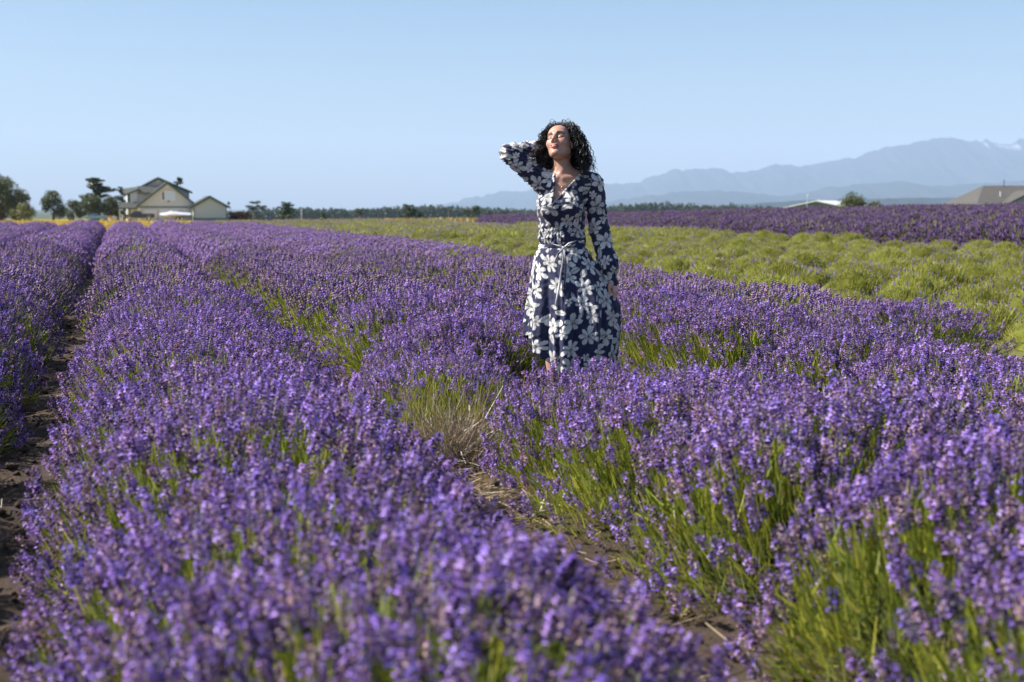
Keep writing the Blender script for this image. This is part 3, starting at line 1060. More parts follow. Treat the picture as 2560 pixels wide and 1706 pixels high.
# ------------------------------------------------------------------ golden stubble and straw
def golden():
    rng = np.random.default_rng(21)
    n = 42000
    zc = 69 + (275 - 69) * rng.random(n) ** 1.7
    xc = (rng.uniform(-0.43, -0.12, n)) * zc
    x, y = world_xy(xc, zc)
    k = (y > 71.5) & ((xc / zc < -0.17) | (y > 76))
    x, y, zc = x[k], y[k], zc[k]
    n = len(x)
    P = np.stack([x, y, gz(x, y)], 1)
    h = rng.uniform(0.10, 0.36, (n, 1)) * np.interp(zc, [90, 200], [1, 0.3])[:, None]
    D = np.concatenate([rng.normal(0, .3, (n, 2)), np.ones((n, 1))], 1)
    base = np.array([[0.46, 0.31, 0.05], [0.60, 0.43, 0.09], [0.34, 0.30, 0.06], [0.52, 0.34, 0.05]])
    patch = vnoise(x / 9, y / 25, 4)
    c = base[rng.integers(4, size=n)] * rng.uniform(0.8, 1.15, (n, 1))
    c = np.where(patch[:, None] > 0.35, c * np.array([0.75, 0.95, 0.8]), c)
    w = 0.012 + zc * 0.0005
    V, F, C = ribbons(P - D * 0.02, P + D * h, w, w * .25, rng, c, c)
    o = mobj('dry_grass', mesh_np('dry_grass', V, F, M['grass'], C))
    tag(o, 'golden dry grass field in front of the house', 'grass', None, 'stuff')
    # tan and rusty grass beyond the far end of the clipped rows
    n = 9000
    zc = rng.uniform(76, 150, n)
    xc = rng.uniform(-0.2, 0.03, n) * zc
    x, y = world_xy(xc, zc)
    k = (y > 77) & (x > 4)
    k &= ~((x > 7) & (y < 113))
    x, y, zc = x[k], y[k], zc[k]
    n = len(x)
    P = np.stack([x, y, gz(x, y)], 1)
    D = np.concatenate([rng.normal(0, .3, (n, 2)), np.ones((n, 1))], 1)
    c = np.array([[0.42, 0.30, 0.10], [0.36, 0.24, 0.08], [0.30, 0.27, 0.08]])[rng.integers(3, size=n)] * rng.uniform(.8, 1.2, (n, 1))
    w = 0.012 + zc * 0.0005
    V, F, C = ribbons(P, P + D * rng.uniform(.15, .5, (n, 1)), w, w * .25, rng, c, c)
    o = mobj('tall_grass', mesh_np('tall_grass', V, F, M['grass'], C))
    tag(o, 'tan tall grass beyond the far end of the lavender', 'grass', None, 'stuff')


golden()


def ground_z(x, y):
    return gz(x, y) + soil_relief(x, y)


def straw():
    rng = np.random.default_rng(31)
    P, Q, W = [], [], []
    for gap, n, y0, y1 in ((GAP0 + PITCH_ROW, 900, 1.0, 14), (GAP0, 260, 1.5, 16), (GAP0 + 2 * PITCH_ROW, 160, 3, 12)):
        x = gap + rng.normal(0, 0.17, n)
        y = rng.uniform(y0, y1, n)
        P.append(np.stack([x, y], 1))
    # heap by the dry shrub
    P.append(np.array([1.38, 5.75]) + rng.normal(0, 1, (420, 2)) * np.array([0.17, 0.28]))
    P = np.concatenate(P)
    n = len(P)
    a = rng.normal(0.25, 0.9, n)
    ln = rng.uniform(0.03, 0.16, n)
    d = np.stack([np.cos(a), np.sin(a)], 1) * ln[:, None]
    A, B = P - d / 2, P + d / 2
    up = rng.uniform(0.004, 0.022, n)
    A3 = np.concatenate([A, (ground_z(A[:, 0], A[:, 1]) + up)[:, None]], 1)
    B3 = np.concatenate([B, (ground_z(B[:, 0], B[:, 1]) + up + rng.uniform(0, .03, n))[:, None]], 1)
    c = np.array([[0.45, 0.35, 0.20], [0.36, 0.26, 0.15], [0.26, 0.18, 0.11], [0.52, 0.42, 0.27]])[rng.integers(4, size=n)] * rng.uniform(.8, 1.15, (n, 1))
    V, F, C = ribbons(A3, B3, 0.0016, 0.0011, rng, c, c)
    V2, F2, C2 = ribbons(A3 + 0.001, B3 + 0.001, 0.0016, 0.0011, rng, c, c)
    V, F, C = merge([(V, F, C), (V2, F2, C2)])
    tag(mobj('straw', mesh_np('straw', V, F, M['grass'], C)), 'dry straw scattered on the bare soil between the hedges', 'straw', None, 'stuff')


straw()


def clods():
    rng = np.random.default_rng(33)
    P = []
    for gap, n, y0, y1 in ((GAP0 + PITCH_ROW, 900, 1.0, 12), (GAP0, 1500, 1.5, 18), (GAP0 + 2 * PITCH_ROW, 200, 3, 12)):
        P.append(np.stack([gap + rng.normal(0, 0.2, n), rng.uniform(y0, y1, n)], 1))
    P = np.concatenate(P)
    n = len(P)
    r = 0.006 + 0.030 * rng.random(n) ** 3
    tv = octa((0, 0, 0), 1.0, 0.75)
    tf = OCT_F
    V = tv[None] * (1 + rng.normal(0, .18, (n, 6, 3))) * r[:, None, None]
    a = rng.uniform(0, 6.28, n)
    c, s = np.cos(a)[:, None], np.sin(a)[:, None]
    V = np.stack([V[..., 0] * c - V[..., 1] * s, V[..., 0] * s + V[..., 1] * c, V[..., 2]], 2)
    V += np.stack([P[:, 0], P[:, 1], ground_z(P[:, 0], P[:, 1]) + r * 0.25], 1)[:, None]
    F = tf[None] + (np.arange(n) * 6)[:, None, None]
    tag(mobj('soil_clods', mesh_np('soil_clods', V.reshape(-1, 3), F.reshape(-1, 3), M['soil'], smooth=False)), 'small dry clods of earth lying on the soil paths', 'soil', None, 'stuff')


clods()


def dry_shrub():
    rng = np.random.default_rng(41)
    x0, y0 = 1.50, 6.45
    root = empty('dry_shrub', (x0, y0, float(ground_z(x0, y0))))
    tag(root, 'dead grey twiggy lavender shrub beside the straw-strewn gap', 'shrub')
    n = 2600
    t = rng.uniform(0, 6.28, n)
    ph = np.arccos(rng.random(n) * 0.98)
    R = np.array([0.42, 0.42, 0.30])
    dirv = np.stack([np.sin(ph) * np.cos(t), np.sin(ph) * np.sin(t), np.cos(ph)], 1)
    f0 = rng.uniform(0.1, 0.75, (n, 1))
    A = dirv * R * f0
    B = A + (dirv * 0.6 + rng.normal(0, 0.35, (n, 3))) * rng.uniform(0.06, 0.17, (n, 1))
    B[:, 2] = np.maximum(B[:, 2], 0.01)
    c = np.array([[0.22, 0.17, 0.13], [0.15, 0.115, 0.09], [0.33, 0.27, 0.22], [0.28, 0.20, 0.11]])[rng.integers(4, size=n)] * rng.uniform(.8, 1.2, (n, 1))
    V, F, C = ribbons(A, B, 0.0022, 0.001, rng, c, c)
    o = mobj('twigs', mesh_np('twigs', V, F, M['grass'], C), root)
    o['kind'] = 'stuff'
    # yellow-green grass sprouting round it
    n = 900
    P = np.stack([rng.normal(-0.02, 0.30, n), rng.normal(0.42, 0.28, n), np.zeros(n)], 1)
    D = np.concatenate([rng.normal(0, .28, (n, 2)), np.ones((n, 1))], 1)
    c = np.array([[0.30, 0.27, 0.05], [0.36, 0.30, 0.07], [0.20, 0.24, 0.04]])[rng.integers(3, size=n)] * rng.uniform(.8, 1.2, (n, 1))
    V, F, C = ribbons(P, P + D * rng.uniform(.12, .36, (n, 1)), 0.0028, 0.0008, rng, c * .8, c)
    o = mobj('grass_tuft', mesh_np('grass_tuft', V, F, M['grass'], C))
    o.location = root.location
    tag(o, 'yellowish grass tuft growing around the dead grey shrub', 'grass', None, 'stuff')


dry_shrub()
# ------------------------------------------------------------------ house, shed and what stands before them
def siding(name, col):
    m, nt, out = mat_new(name)
    L = nt.links.new
    p = nt.nodes.new('ShaderNodeBsdfPrincipled')
    p.inputs['Roughness'].default_value = 0.7
    p.inputs['Base Color'].default_value = (*col, 1)
    tc = nt.nodes.new('ShaderNodeTexCoord')
    w = nt.nodes.new('ShaderNodeTexWave')
    w.bands_direction = 'Z'
    w.wave_profile = 'SAW'
    w.inputs['Scale'].default_value = 1.6
    L(tc.outputs['Object'], w.inputs['Vector'])
    b = nt.nodes.new('ShaderNodeBump')
    b.inputs['Strength'].default_value = 0.6
    b.inputs['Distance'].default_value = 0.02
    L(w.outputs['Fac'], b.inputs['Height'])
    L(b.outputs[0], p.inputs['Normal'])
    L(p.outputs[0], out.inputs[0])
    return m


M['cream'] = siding('cream siding', (0.60, 0.58, 0.53))
M['greysiding'] = siding('grey siding', (0.52, 0.52, 0.50))
M['roof'] = plain('asphalt shingles', (0.062, 0.066, 0.06), 0.9, noise=0.35, nscale=3, bump=.5, bscale=12)
M['trim'] = plain('dark green trim', (0.055, 0.095, 0.075), 0.55)
M['white'] = plain('white paint', (0.78, 0.78, 0.77), 0.5)
M['glass'] = plain('window glass', (0.05, 0.07, 0.09), 0.06, spec=0.8)
M['blind'] = plain('drawn blind', (0.62, 0.68, 0.74), 0.25, spec=0.7)
M['concrete'] = plain('concrete', (0.36, 0.35, 0.33), 0.9, noise=.2)
M['dark'] = plain('black plastic', (0.02, 0.02, 0.022), 0.5)
M['rubber'] = plain('tyre rubber', (0.018, 0.018, 0.018), 0.85)
M['chrome'] = plain('bright metal', (0.75, 0.75, 0.76), 0.22, 1.0)
M['lamp_red'] = plain('red lamp glass', (0.5, 0.02, 0.02), 0.2)
M['lamp_clear'] = plain('clear lamp glass', (0.8, 0.8, 0.8), 0.1)

HZ = 276.0
hx, hy = at(319.7, HZ)
HG = elev(505.5, HZ)
HROT = math.radians(2)


def house_root(name, u, v, label, cat, rot=HROT):
    """Empty at house-local (u along the front, v back)"""
    c, s = math.cos(HROT), math.sin(HROT)
    o = empty(name, (hx + c * u - s * v, hy + s * u + c * v, HG), rot)
    tag(o, label, cat)
    return o


def gable_roof(parent, x0, x1, xa, ze0, ze1, za, y0, y1, over=0.45, t=0.18):
    """two roof planes with a ridge along y, rakes trimmed in green on the front"""
    r = MB()
    r.slab((x0, y0, ze0), (xa, y0, za), (xa, y1, za), (x0, y1, ze0), t)
    r.slab((xa, y0, za), (x1, y0, ze1), (x1, y1, ze1), (xa, y1, za), t)
    ro = r.build('roof', M['roof'], parent)
    for (a, za_, b, zb_) in ((x0, ze0, xa, za), (xa, za, x1, ze1)):
        MB().add([(a, y0 - .05, za_ - .42), (b, y0 - .05, zb_ - .42), (b, y0 - .05, zb_ + .03), (a, y0 - .05, za_ + .03),
                  (a, y0 + .02, za_ - .42), (b, y0 + .02, zb_ - .42), (b, y0 + .02, zb_ + .03), (a, y0 + .02, za_ + .03)],
                 [(0, 1, 2, 3), (7, 6, 5, 4), (0, 4, 5, 1), (2, 6, 7, 3), (1, 5, 6, 2), (3, 7, 4, 0)]).build('rake_trim', M['trim'], ro)
    return ro


def window(parent, x0, x1, z0, z1, y, dark=None, frame=0.14):
    f = MB()
    f.box(x0, x1, y - .07, y, z0, z0 + frame).box(x0, x1, y - .07, y, z1 - frame, z1)
    f.box(x0, x0 + frame, y - .07, y, z0 + frame, z1 - frame).box(x1 - frame, x1, y - .07, y, z0 + frame, z1 - frame)
    w = f.build('window', M['white'], parent)
    if dark:
        xm = x0 + (x1 - x0) * dark
        MB().box(xm - .05, xm + .05, y - .06, y, z0 + frame, z1 - frame).build('mullion', M['white'], w)
        MB().box(x0 + frame, xm - .05, y - .03, y - .005, z0 + frame, z1 - frame).build('pane', M['glass'], w)
        MB().box(xm + .05, x1 - frame, y - .03, y - .005, z0 + frame, z1 - frame).build('pane', M['blind'], w)
    else:
        MB().box(x0 + frame, x1 - frame, y - .03, y - .005, z0 + frame, z1 - frame).build('pane', M['blind'], w)
    return w


def house():
    h = house_root('farmhouse', 0, 0, 'two-storey cream farmhouse with dark green trim and steep gables', 'house')
    # front garage gable
    MB().prism_y([(0, -.5), (10.5, -.5), (10.5, 3.15), (5.37, 7.15), (0, 3.0)], 0, 7.4).build('wall', M['cream'], h)
    gable_roof(h, -0.55, 11.2, 5.37, 2.75, 2.75, 7.4, -0.35, 8.2)
    MB().box(-.03, 10.53, -.06, -.003, 2.38, 2.62).build('band', M['trim'], h)
    window(h, 4.25, 6.85, 3.75, 5.6, -0.003, 0.22)
    MB().disc_y(5.4, 6.5, 0.26, -.06, -.003).build('vent', M['white'], h)
    MB().box(5.45, 5.68, -.25, -.003, 3.45, 3.75).build('wall_lamp', M['dark'], h)
    for x0, x1 in ((0.9, 3.3), (3.75, 7.4)):
        d = MB().box(x0, x1, -.05, -.003, -.4, 2.0).build('garage_door', M['white'], h)
        for k in range(4):
            MB().box(x0 + .06, x1 - .06, -.075, -.052, -.36 + k * .6, .18 + k * .6).build('door_panel', M['white'], d)
    window(h, 8.5, 9.3, 1.45, 2.05, -0.003, None, 0.1)
    # main house behind
    MB().prism_y([(0.2, -.5), (10.1, -.5), (10.1, 5.75), (4.15, 8.15), (0.2, 6.2)], 7.6, 16).build('wall', M['greysiding'], h)
    gable_roof(h, -0.25, 10.75, 4.15, 6.05, 5.55, 8.42, 7.2, 16.5)
    MB().box(9.95, 10.14, 7.54, 7.6, 2.8, 5.75).build('corner_trim', M['trim'], h)
    MB().box(3.95, 4.4, 7.52, 7.598, 7.35, 7.75).build('vent', M['white'], h)
    # cross wing with a roof plane towards the field
    MB().box(0.35, 3.4, 4.6, 7.55, -.4, 5.35).build('wall', M['cream'], h)
    MB().slab((0.0, 4.1, 5.30), (4.3, 4.1, 5.30), (4.3, 7.15, 6.65), (0.0, 7.15, 6.65), .16).build('roof', M['roof'], h)
    MB().box(0.0, 3.6, 4.02, 4.10, 5.08, 5.32).build('fascia', M['trim'], h)
    # bay at the left end
    MB().prism_y([(-1.95, -.4), (.3, -.4), (.3, 6.0), (-1.95, 5.0)], 5.0, 10).build('wall', M['cream'], h)
    MB().slab((-2.45, 4.6, 4.95), (.25, 4.6, 6.18), (-.1, 9, 6.5), (-2.75, 9, 6.1), .16).build('roof', M['roof'], h)
    MB().add([(-2.45, 4.52, 4.65), (.2, 4.52, 5.88), (.2, 4.52, 6.16), (-2.45, 4.52, 4.93)], [(0, 1, 2, 3)]).build('rake_trim', M['trim'], h)
    window(h, -1.3, -.15, 3.6, 5.15, 4.997, None)
    MB().box(-1.96, -1.45, 4.93, 4.998, -.4, 5.0).build('corner_board', M['trim'], h)
    # porch
    po = MB().slab((-3.9, 1.2, 2.35), (-.2, 1.2, 2.35), (-.1, 4.7, 3.45), (-3.2, 4.7, 3.45), .15).build('porch_roof', M['roof'], h)
    MB().box(-3.9, -.2, 1.12, 1.2, 2.1, 2.33).build('fascia', M['trim'], po)
    for px in (-3.6, -1.9, -.35):
        MB().box(px - .09, px + .09, 1.3, 1.48, -.4, 2.1).build('porch_post', M['cream'], po)


house()


def shed():
    h = house_root('shed', 9.8, -3.6, 'small cream shed with gable end and green trim right of the farmhouse', 'shed')
    MB().prism_y([(.15, .15), (6.5, .15), (6.5, 2.75), (3.3, 4.45), (.15, 2.75)], 0, 7).build('wall', M['cream'], h)
    MB().box(.1, 6.55, -.08, 7.05, -.6, .145).build('foundation', M['concrete'], h)
    gable_roof(h, -0.65, 7.2, 3.3, 2.45, 2.5, 4.68, -.35, 7.4)
    MB().box(.1, 6.55, -.05, -.003, .15, .36).build('band', M['trim'], h)
    for cx in (.15, 6.36):
        MB().box(cx, cx + .16, -.06, -.003, .37, 2.6).build('corner_board', M['trim'], h)
    d = house_root('satellite_dish', 9.8 + 7.05, -2.2, 'small dark satellite dish on the right eave of the shed', 'satellite dish')
    d.location.z += 2.62
    MB().tube([(0, 0, 0), (0, 0, .35), (-.05, -.05, .55)], .025, 6).build('mast', M['dark'], d)
    mb = MB()
    ring = []
    for j, (r, y) in enumerate(((.0, 0.08), (.16, .06), (.29, 0.0))):
        ring.append([(r * math.cos(2 * PI * k / 16), y - .1, .62 + r * math.sin(2 * PI * k / 16)) for k in range(16)])
    vs = sum(ring, [])
    mb.add(vs, [(j * 16 + k, j * 16 + (k + 1) % 16, j * 16 + 16 + (k + 1) % 16, j * 16 + 16 + k) for j in range(2) for k in range(16)])
    mb.build('reflector', M['dark'], d)


shed()


def wheel(parent, x, y0, y1, r=.36):
    w = MB().disc_y(x, r, r, y0, y1, 22).build('wheel', M['rubber'], parent, 0.03)
    s = -1 if y0 < 0.5 else 1
    yy = y0 if s < 0 else y1
    MB().disc_y(x, r, r * .58, min(yy, yy + .02 * s), max(yy, yy + .02 * s), 18).build('rim', M['chrome'], w)


def pickup(name, label, u, v, paint, k=1.0, rot=0.0):
    t = house_root(name, u, v, label, 'pickup truck', HROT + rot)
    t.scale = (k, k, k)
    m = paint
    prof = [(.08, .42), (0, .62), (.02, .95), (.25, 1.04), (1.45, 1.14), (5.7, 1.16), (5.75, .6), (5.65, .45)]

    def arch(cx):
        return [(cx + .45 * math.cos(a), .40 + .45 * math.sin(a)) for a in np.linspace(0, PI, 9)]
    low = [(5.65, .45)] + arch(4.65) + arch(1.05) + [(.08, .42)]
    prof = [(0, .62), (.02, .95), (.25, 1.04), (1.45, 1.14), (3.5, 1.16), (3.52, 1.24), (5.72, 1.24), (5.76, .6)] + low
    MB().prism_y(prof, 0, 1.9).build('body', m, t, 0.03)
    cab = MB()
    b = [(1.35, 1.12), (2.05, 1.74), (3.2, 1.76), (3.48, 1.15)]
    vs = [(x, .06, z) if z < 1.3 else (x, .2, z) for x, z in b] + [(x, 1.84, z) if z < 1.3 else (x, 1.7, z) for x, z in b]
    cab.add(vs, [(0, 1, 2, 3), (7, 6, 5, 4), (0, 4, 5, 1), (1, 5, 6, 2), (2, 6, 7, 3), (3, 7, 4, 0)])
    cab.build('cab', m, t, 0.04)
    for y, s in ((.0, 1), (1.9, -1)):
        MB().add([(1.62, y + s * .075, 1.22), (2.32, y + s * .075, 1.22), (2.32, y + s * .165, 1.66), (2.10, y + s * .165, 1.66)], [(0, 1, 2, 3)]).build('side_window', M['glass'], t)
        MB().add([(2.42, y + s * .075, 1.22), (3.30, y + s * .075, 1.22), (3.12, y + s * .165, 1.66), (2.42, y + s * .165, 1.66)], [(0, 1, 2, 3)]).build('side_window', M['glass'], t)
    MB().add([(1.38, .2, 1.17), (1.38, 1.7, 1.17), (1.99, 1.6, 1.71), (1.99, .3, 1.71)], [(0, 1, 2, 3)]).build('windscreen', M['glass'], t)
    MB().box(-.10, .06, .02, 1.88, .45, .62).build('bumper', M['chrome'], t, .02)
    MB().box(5.70, 5.86, .02, 1.88, .48, .62).build('bumper', M['chrome'], t, .02)
    MB().box(-.03, .02, .5, 1.4, .66, .92).build('grille', M['chrome'], t)
    for y in (.1, 1.5):
        MB().box(-.03, .03, y, y + .3, .72, .92).build('headlight', M['lamp_clear'], t)
    for y in (-.012, 1.72):
        MB().box(5.60, 5.775, y, y + .19, .78, 1.16).build('tail_light', M['lamp_red'], t)
    for x in (1.05, 4.65):
        wheel(t, x, .0 - .01, .25)
        wheel(t, x, 1.66, 1.91)
    MB().box(1.45, 1.6, -.2, .05, 1.2, 1.36).build('wing_mirror', M['dark'], t)
    return t


paint1 = plain('dark blue-grey paint', (0.035, 0.042, 0.06), 0.25, 0.2, 0.6)
paint2 = plain('pale blue paint', (0.16, 0.33, 0.50), 0.3, 0.0, 0.5)
pickup('pickup_truck', 'dark blue-grey pickup truck parked in front of the garage', -3.1, -4.0, paint1, 1.0)
pickup('pickup_truck', 'old pale blue pickup truck parked left of the house under trees', -10.1, -2.0, paint2, 0.72)


def boat():
    b = house_root('boat', 3.7, -4.6, 'boat on a trailer under a white tarpaulin before the garage', 'boat')
    # hull: sections along x (bow at left)
    st = [(0.0, .02, 1.05, 1.15), (.5, .45, .75, 1.16), (1.3, .85, .58, 1.14), (2.6, 1.0, .52, 1.10), (4.2, 1.02, .52, 1.06), (5.6, 1.0, .54, 1.05)]
    vs, fs = [], []
    for x, w, zk, zr in st:
        vs += [(x, 1.05 - w, zr), (x, 1.05 - w * .8, zk + (zr - zk) * .4), (x, 1.05, zk), (x, 1.05 + w * .8, zk + (zr - zk) * .4), (x, 1.05 + w, zr)]
    for i in range(len(st) - 1):
        fs += [(i * 5 + k, i * 5 + k + 1, i * 5 + 6 + k, i * 5 + 5 + k) for k in range(4)]
    fs.append((25, 26, 27, 28, 29))
    MB().add(vs, fs).build('hull', plain('cream hull', (0.55, 0.46, 0.34), 0.35), b, smooth=True)
    # tarpaulin
    nx, ny = 30, 13
    X, Yv = np.meshgrid(np.linspace(-.15, 5.75, nx), np.linspace(-1, 1, ny))
    wx_ = np.interp(X, [s[0] for s in st], [max(.12, s[1]) for s in st]) + .06
    top = np.interp(X, [-.15, .6, 1.6, 2.05, 2.4, 3.2, 4.4, 5.75], [1.22, 1.38, 1.5, 1.72, 1.62, 1.52, 1.42, 1.32])
    Z = 1.02 + (top - 1.02) * (1 - np.abs(Yv) ** 2.4) + .035 * vnoise(X * 4, Yv * 5, 2) + .02 * vnoise(X * 9, Yv * 9, 3)
    Z = np.where(np.abs(Yv) > .99, .93 + .04 * vnoise(X * 3, Yv, 6), Z)
    V = np.stack([X.ravel(), (1.05 + Yv * wx_).ravel(), Z.ravel()], 1)
    i, j = np.meshgrid(np.arange(nx - 1), np.arange(ny - 1))
    a = (j * nx + i).ravel()
    me = mesh_np('tarpaulin', V, np.stack([a, a + 1, a + nx + 1, a + nx], 1), plain('white tarpaulin', (0.72, 0.72, 0.75), 0.5), smooth=True)
    mobj('tarpaulin', me, b)
    m = MB().box(5.62, 5.95, .85, 1.25, .75, 1.25).build('outboard_motor', M['dark'], b, .05)
    MB().box(5.72, 5.86, .98, 1.12, .3, .75).build('motor_leg', M['dark'], m)
    tr = MB()
    tr.box(-.6, 5.4, .55, .65, .38, .46).box(-.6, 5.4, 1.45, 1.55, .38, .46)
    for x in (.6, 2.2, 4.0, 5.2):
        tr.box(x, x + .08, .5, 1.6, .3, .38)
    tr.build('trailer_frame', M['concrete'], b)
    for x in (3.2, 3.95):
        wheel(b, x, .12, .32, .30)
        wheel(b, x, 1.78, 1.98, .30)


boat()


def planks():
    mw = plain('weathered timber', (0.50, 0.40, 0.30), 0.85, noise=.3)
    for u, L, lab in ((4.3, 2.6, 'longer'), (7.6, 1.8, 'shorter')):
        t = house_root('timber_stack', u, -5.6, '%s low stack of pale timber lying before the boat' % lab, 'timber')
        for k in range(3):
            for q in range(2):
                MB().box(k * .06 - .02 * q, L + k * .05, q * .22, q * .22 + .18, -.12 + k * .085, -.045 + k * .085).build('plank', mw, t)


planks()


def fence():
    t = house_root('board_fence', 17.1, -1.2, 'red-brown board fence overgrown with dark shrubs beside the shed', 'fence')
    mr = plain('red-brown boards', (0.16, 0.045, 0.03), 0.8, noise=.4, nscale=2)
    for k in range(14):
        MB().box(k * .27, k * .27 + .25, 0, .04, -.4, 1.55 + .06 * math.sin(k * 2.1)).build('board', mr, t)
    for z in (.3, 1.2):
        MB().box(0, 3.8, .045, .10, z, z + .1).build('rail', mr, t)
    rng = np.random.default_rng(3)
    s = empty('creeper', t.location, HROT)
    tag(s, 'dark creeping shrub growing over the red-brown fence', 'shrub')
    n = 1600
    P = np.stack([rng.uniform(.2, 4.2, n), rng.normal(.0, .22, n) - .25, rng.uniform(-.3, 1.5, n) * (0.6 + .4 * np.sin(rng.uniform(0, 3, n)))], 1)
    k = vnoise(P[:, 0] * 1.5, P[:, 2] * 2, 4) > -0.1
    P = P[k]
    cc = np.array([[.03, .04, .015], [.05, .06, .02], [.10, .03, .02]])[rng.integers(3, size=len(P))]
    V, F, C = cards(P, .14, rng, cc)
    mobj('foliage', mesh_np('foliage', V, F, M['needle'], C), s)
    MB().tube([(.3, -.25, -.4), (1.4, -.25, .5), (3.0, -.22, 1.1)], [.05, .03, .01], 5).build('stem', M['bark'], s)


fence()


def planters():
    for u, col, lab in ((-5.55, (.75, .25, .03), 'white tub of orange flowers near the dark pickup'), (-4.75, (.7, .7, .66), 'white tub of pale flowers nearest the dark pickup')):
        t = house_root('flower_tub', u, -4.2, lab, 'flower tub')
        n = 14
        vs, fs = [], []
        for r, z in ((.26, -.3), (.36, .35), (.40, .40), (.33, .40)):
            vs += [(r * math.cos(2 * PI * k / n), r * math.sin(2 * PI * k / n), z) for k in range(n)]
        for j in range(3):
            fs += [(j * n + k, j * n + (k + 1) % n, j * n + n + (k + 1) % n, j * n + n + k) for k in range(n)]
        MB().add(vs, fs).build('tub', M['white'], t, smooth=True)
        rng = np.random.default_rng(int(u * -10))
        q = rng.normal(size=(260, 3)) * np.array([.2, .2, .13]) + np.array([0, 0, .58])
        c = np.where(rng.random((260, 1)) < .6, np.array([col]), np.array([[.08, .14, .03]]))
        V, F, C = cards(q, .07, rng, c)
        mobj('blossom', mesh_np('blossom', V, F, M['needle'], C), t)


planters()


# ------------------------------------------------------------------ buildings beyond the right-hand field
def barn():
    zc = 200.0
    x, y = at(1787, zc)
    z0 = float(gz(*at(1880, zc)))
    b = empty('barn', (x, y, z0), -YAW - math.radians(24))
    tag(b, 'long low barn with pale metal roof behind the dark lavender', 'barn')
    H = elev(461, zc) - z0
    E = elev(479, zc) - z0
    mw = plain('pale metal roofing', (0.66, 0.68, 0.66), 0.55, 0.0, 0.4)
    mg = plain('grey-green cladding', (0.20, 0.24, 0.20), 0.7)
    W, Lr = 11.0, 7.0
    MB().prism_y([(0, -1), (W, -1), (W, E), (W * .5, H - .15), (0, E)], 0, 26).build('wall', mg, b)
    r = MB()
    r.slab((-.5, -.6, E - .15), (W * .5, -.6, H), (W * .5, 26.5, H), (-.5, 26.5, E - .15), .12)
    r.slab((W * .5, -.6, H), (W + .5, -.6, E - .15), (W + .5, 26.5, E - .15), (W * .5, 26.5, H), .12)
    ro = r.build('roof', mw, b)
    for k in range(1, 26):
        MB().slab((-.5, -.6 + k * 1.04, E - .10), (W * .5, -.6 + k * 1.04, H + .05), (W * .5, -.54 + k * 1.04, H + .05), (-.5, -.54 + k * 1.04, E - .10), .05).build('roof_seam', mw, ro)
    x, y = at(1854, 190)
    m = MB().tube([(0, 0, -1), (0, 0, elev(448, 190) - z0)], .03, 6)
    m.tube([(0, 0, elev(449, 190) - z0), (.15, 0, elev(447, 190) - z0)], .06, 6)
    o = m.build('mast', M['white'], None)
    o.location = (x, y, z0)
    tag(o, 'slim white mast rising beside the pale barn roof', 'mast')


barn()


def brown_house():
    zc = 132.0
    x, y = at(2244, zc)
    z0 = float(gz(*at(2330, zc)))
    b = empty('bungalow', (x, y, z0), -YAW)
    tag(b, 'low house with brown shingle roof cut by the right picture edge', 'house')
    E = elev(468, zc) - z0
    H = elev(425, zc) - z0
    mb_ = plain('brown shingles', (0.085, 0.080, 0.073), 0.9, noise=.25, nscale=3, bump=.4, bscale=14)
    mwall = siding('blue-grey siding', (0.30, 0.34, 0.37))
    run = 2.3
    MB().box(.6, 15, .6, 10, -.6, E).build('wall', mwall, b)
    r = MB()      # hipped roof
    v = [(0, 0, E - .05), (15.6, 0, E - .05), (15.6, 10.6, E - .05), (0, 10.6, E - .05), (run, 5.3, H), (15.6 - run, 5.3, H)]
    r.add(v, [(0, 1, 5, 4), (1, 2, 5), (2, 3, 4, 5), (3, 0, 4), (0, 3, 2, 1)])
    ro = r.build('roof', mb_, b)
    MB().box(-.02, 15.62, -.06, -.003, E - .3, E - .04).build('fascia', M['white'], ro)
    c = MB().tube([(10.2 * 0 + 4.15 + run * 0, 4.9, H - .8), (4.15, 4.9, H + .5)], .035, 8)
    c.tube([(4.15, 4.9, H + .42), (4.15, 4.9, H + .48)], .08, 8)
    c.build('stove_pipe', M['dark'], b)
    g = MB().prism_y([(2.2, E - 1.5), (7.4, E - 1.5), (7.4, E - .1), (4.8, elev(441, zc) - z0), (2.2, E - .1)], -1.0, 3).build('front_gable', mwall, b)
    MB().slab((1.8, -1.3, E - .3), (4.8, -1.3, elev(440, zc) - z0 + .1), (4.8, 3, elev(440, zc) - z0 + .1), (1.8, 3, E - .3), .14).build('gable_roof', mb_, b)
    MB().slab((4.8, -1.3, elev(440, zc) - z0 + .1), (7.8, -1.3, E - .3), (7.8, 3, E - .3), (4.8, 3, elev(440, zc) - z0 + .1), .14).build('gable_roof', mb_, b)
    MB().box(3.6, 4.0, -1.06, -1.003, E - .55, E - .1).build('gable_vent', M['dark'], b)
    MB().tube([(2.9, 2.2, E + .6), (2.9, 2.2, E + 1.15)], .04, 5).build('roof_vent', M['white'], b)


brown_house()
# ------------------------------------------------------------------ the woman
# local frame: x to the picture's right, y away from the camera, z up, origin on the ground
def smin(a, b, k):
    h = np.clip(0.5 + 0.5 * (b - a) / k, 0, 1)
    return b * (1 - h) + a * h - k * h * (1 - h)


def smax(a, b, k):
    return -smin(-a, -b, k)


def ell(p, c, r):
    q = p - np.asarray(c, np.float32)
    r = np.asarray(r, np.float32)
    k0 = np.linalg.norm(q / r, axis=1)
    k1 = np.linalg.norm(q / (r * r), axis=1) + 1e-9
    return k0 * (k0 - 1) / k1


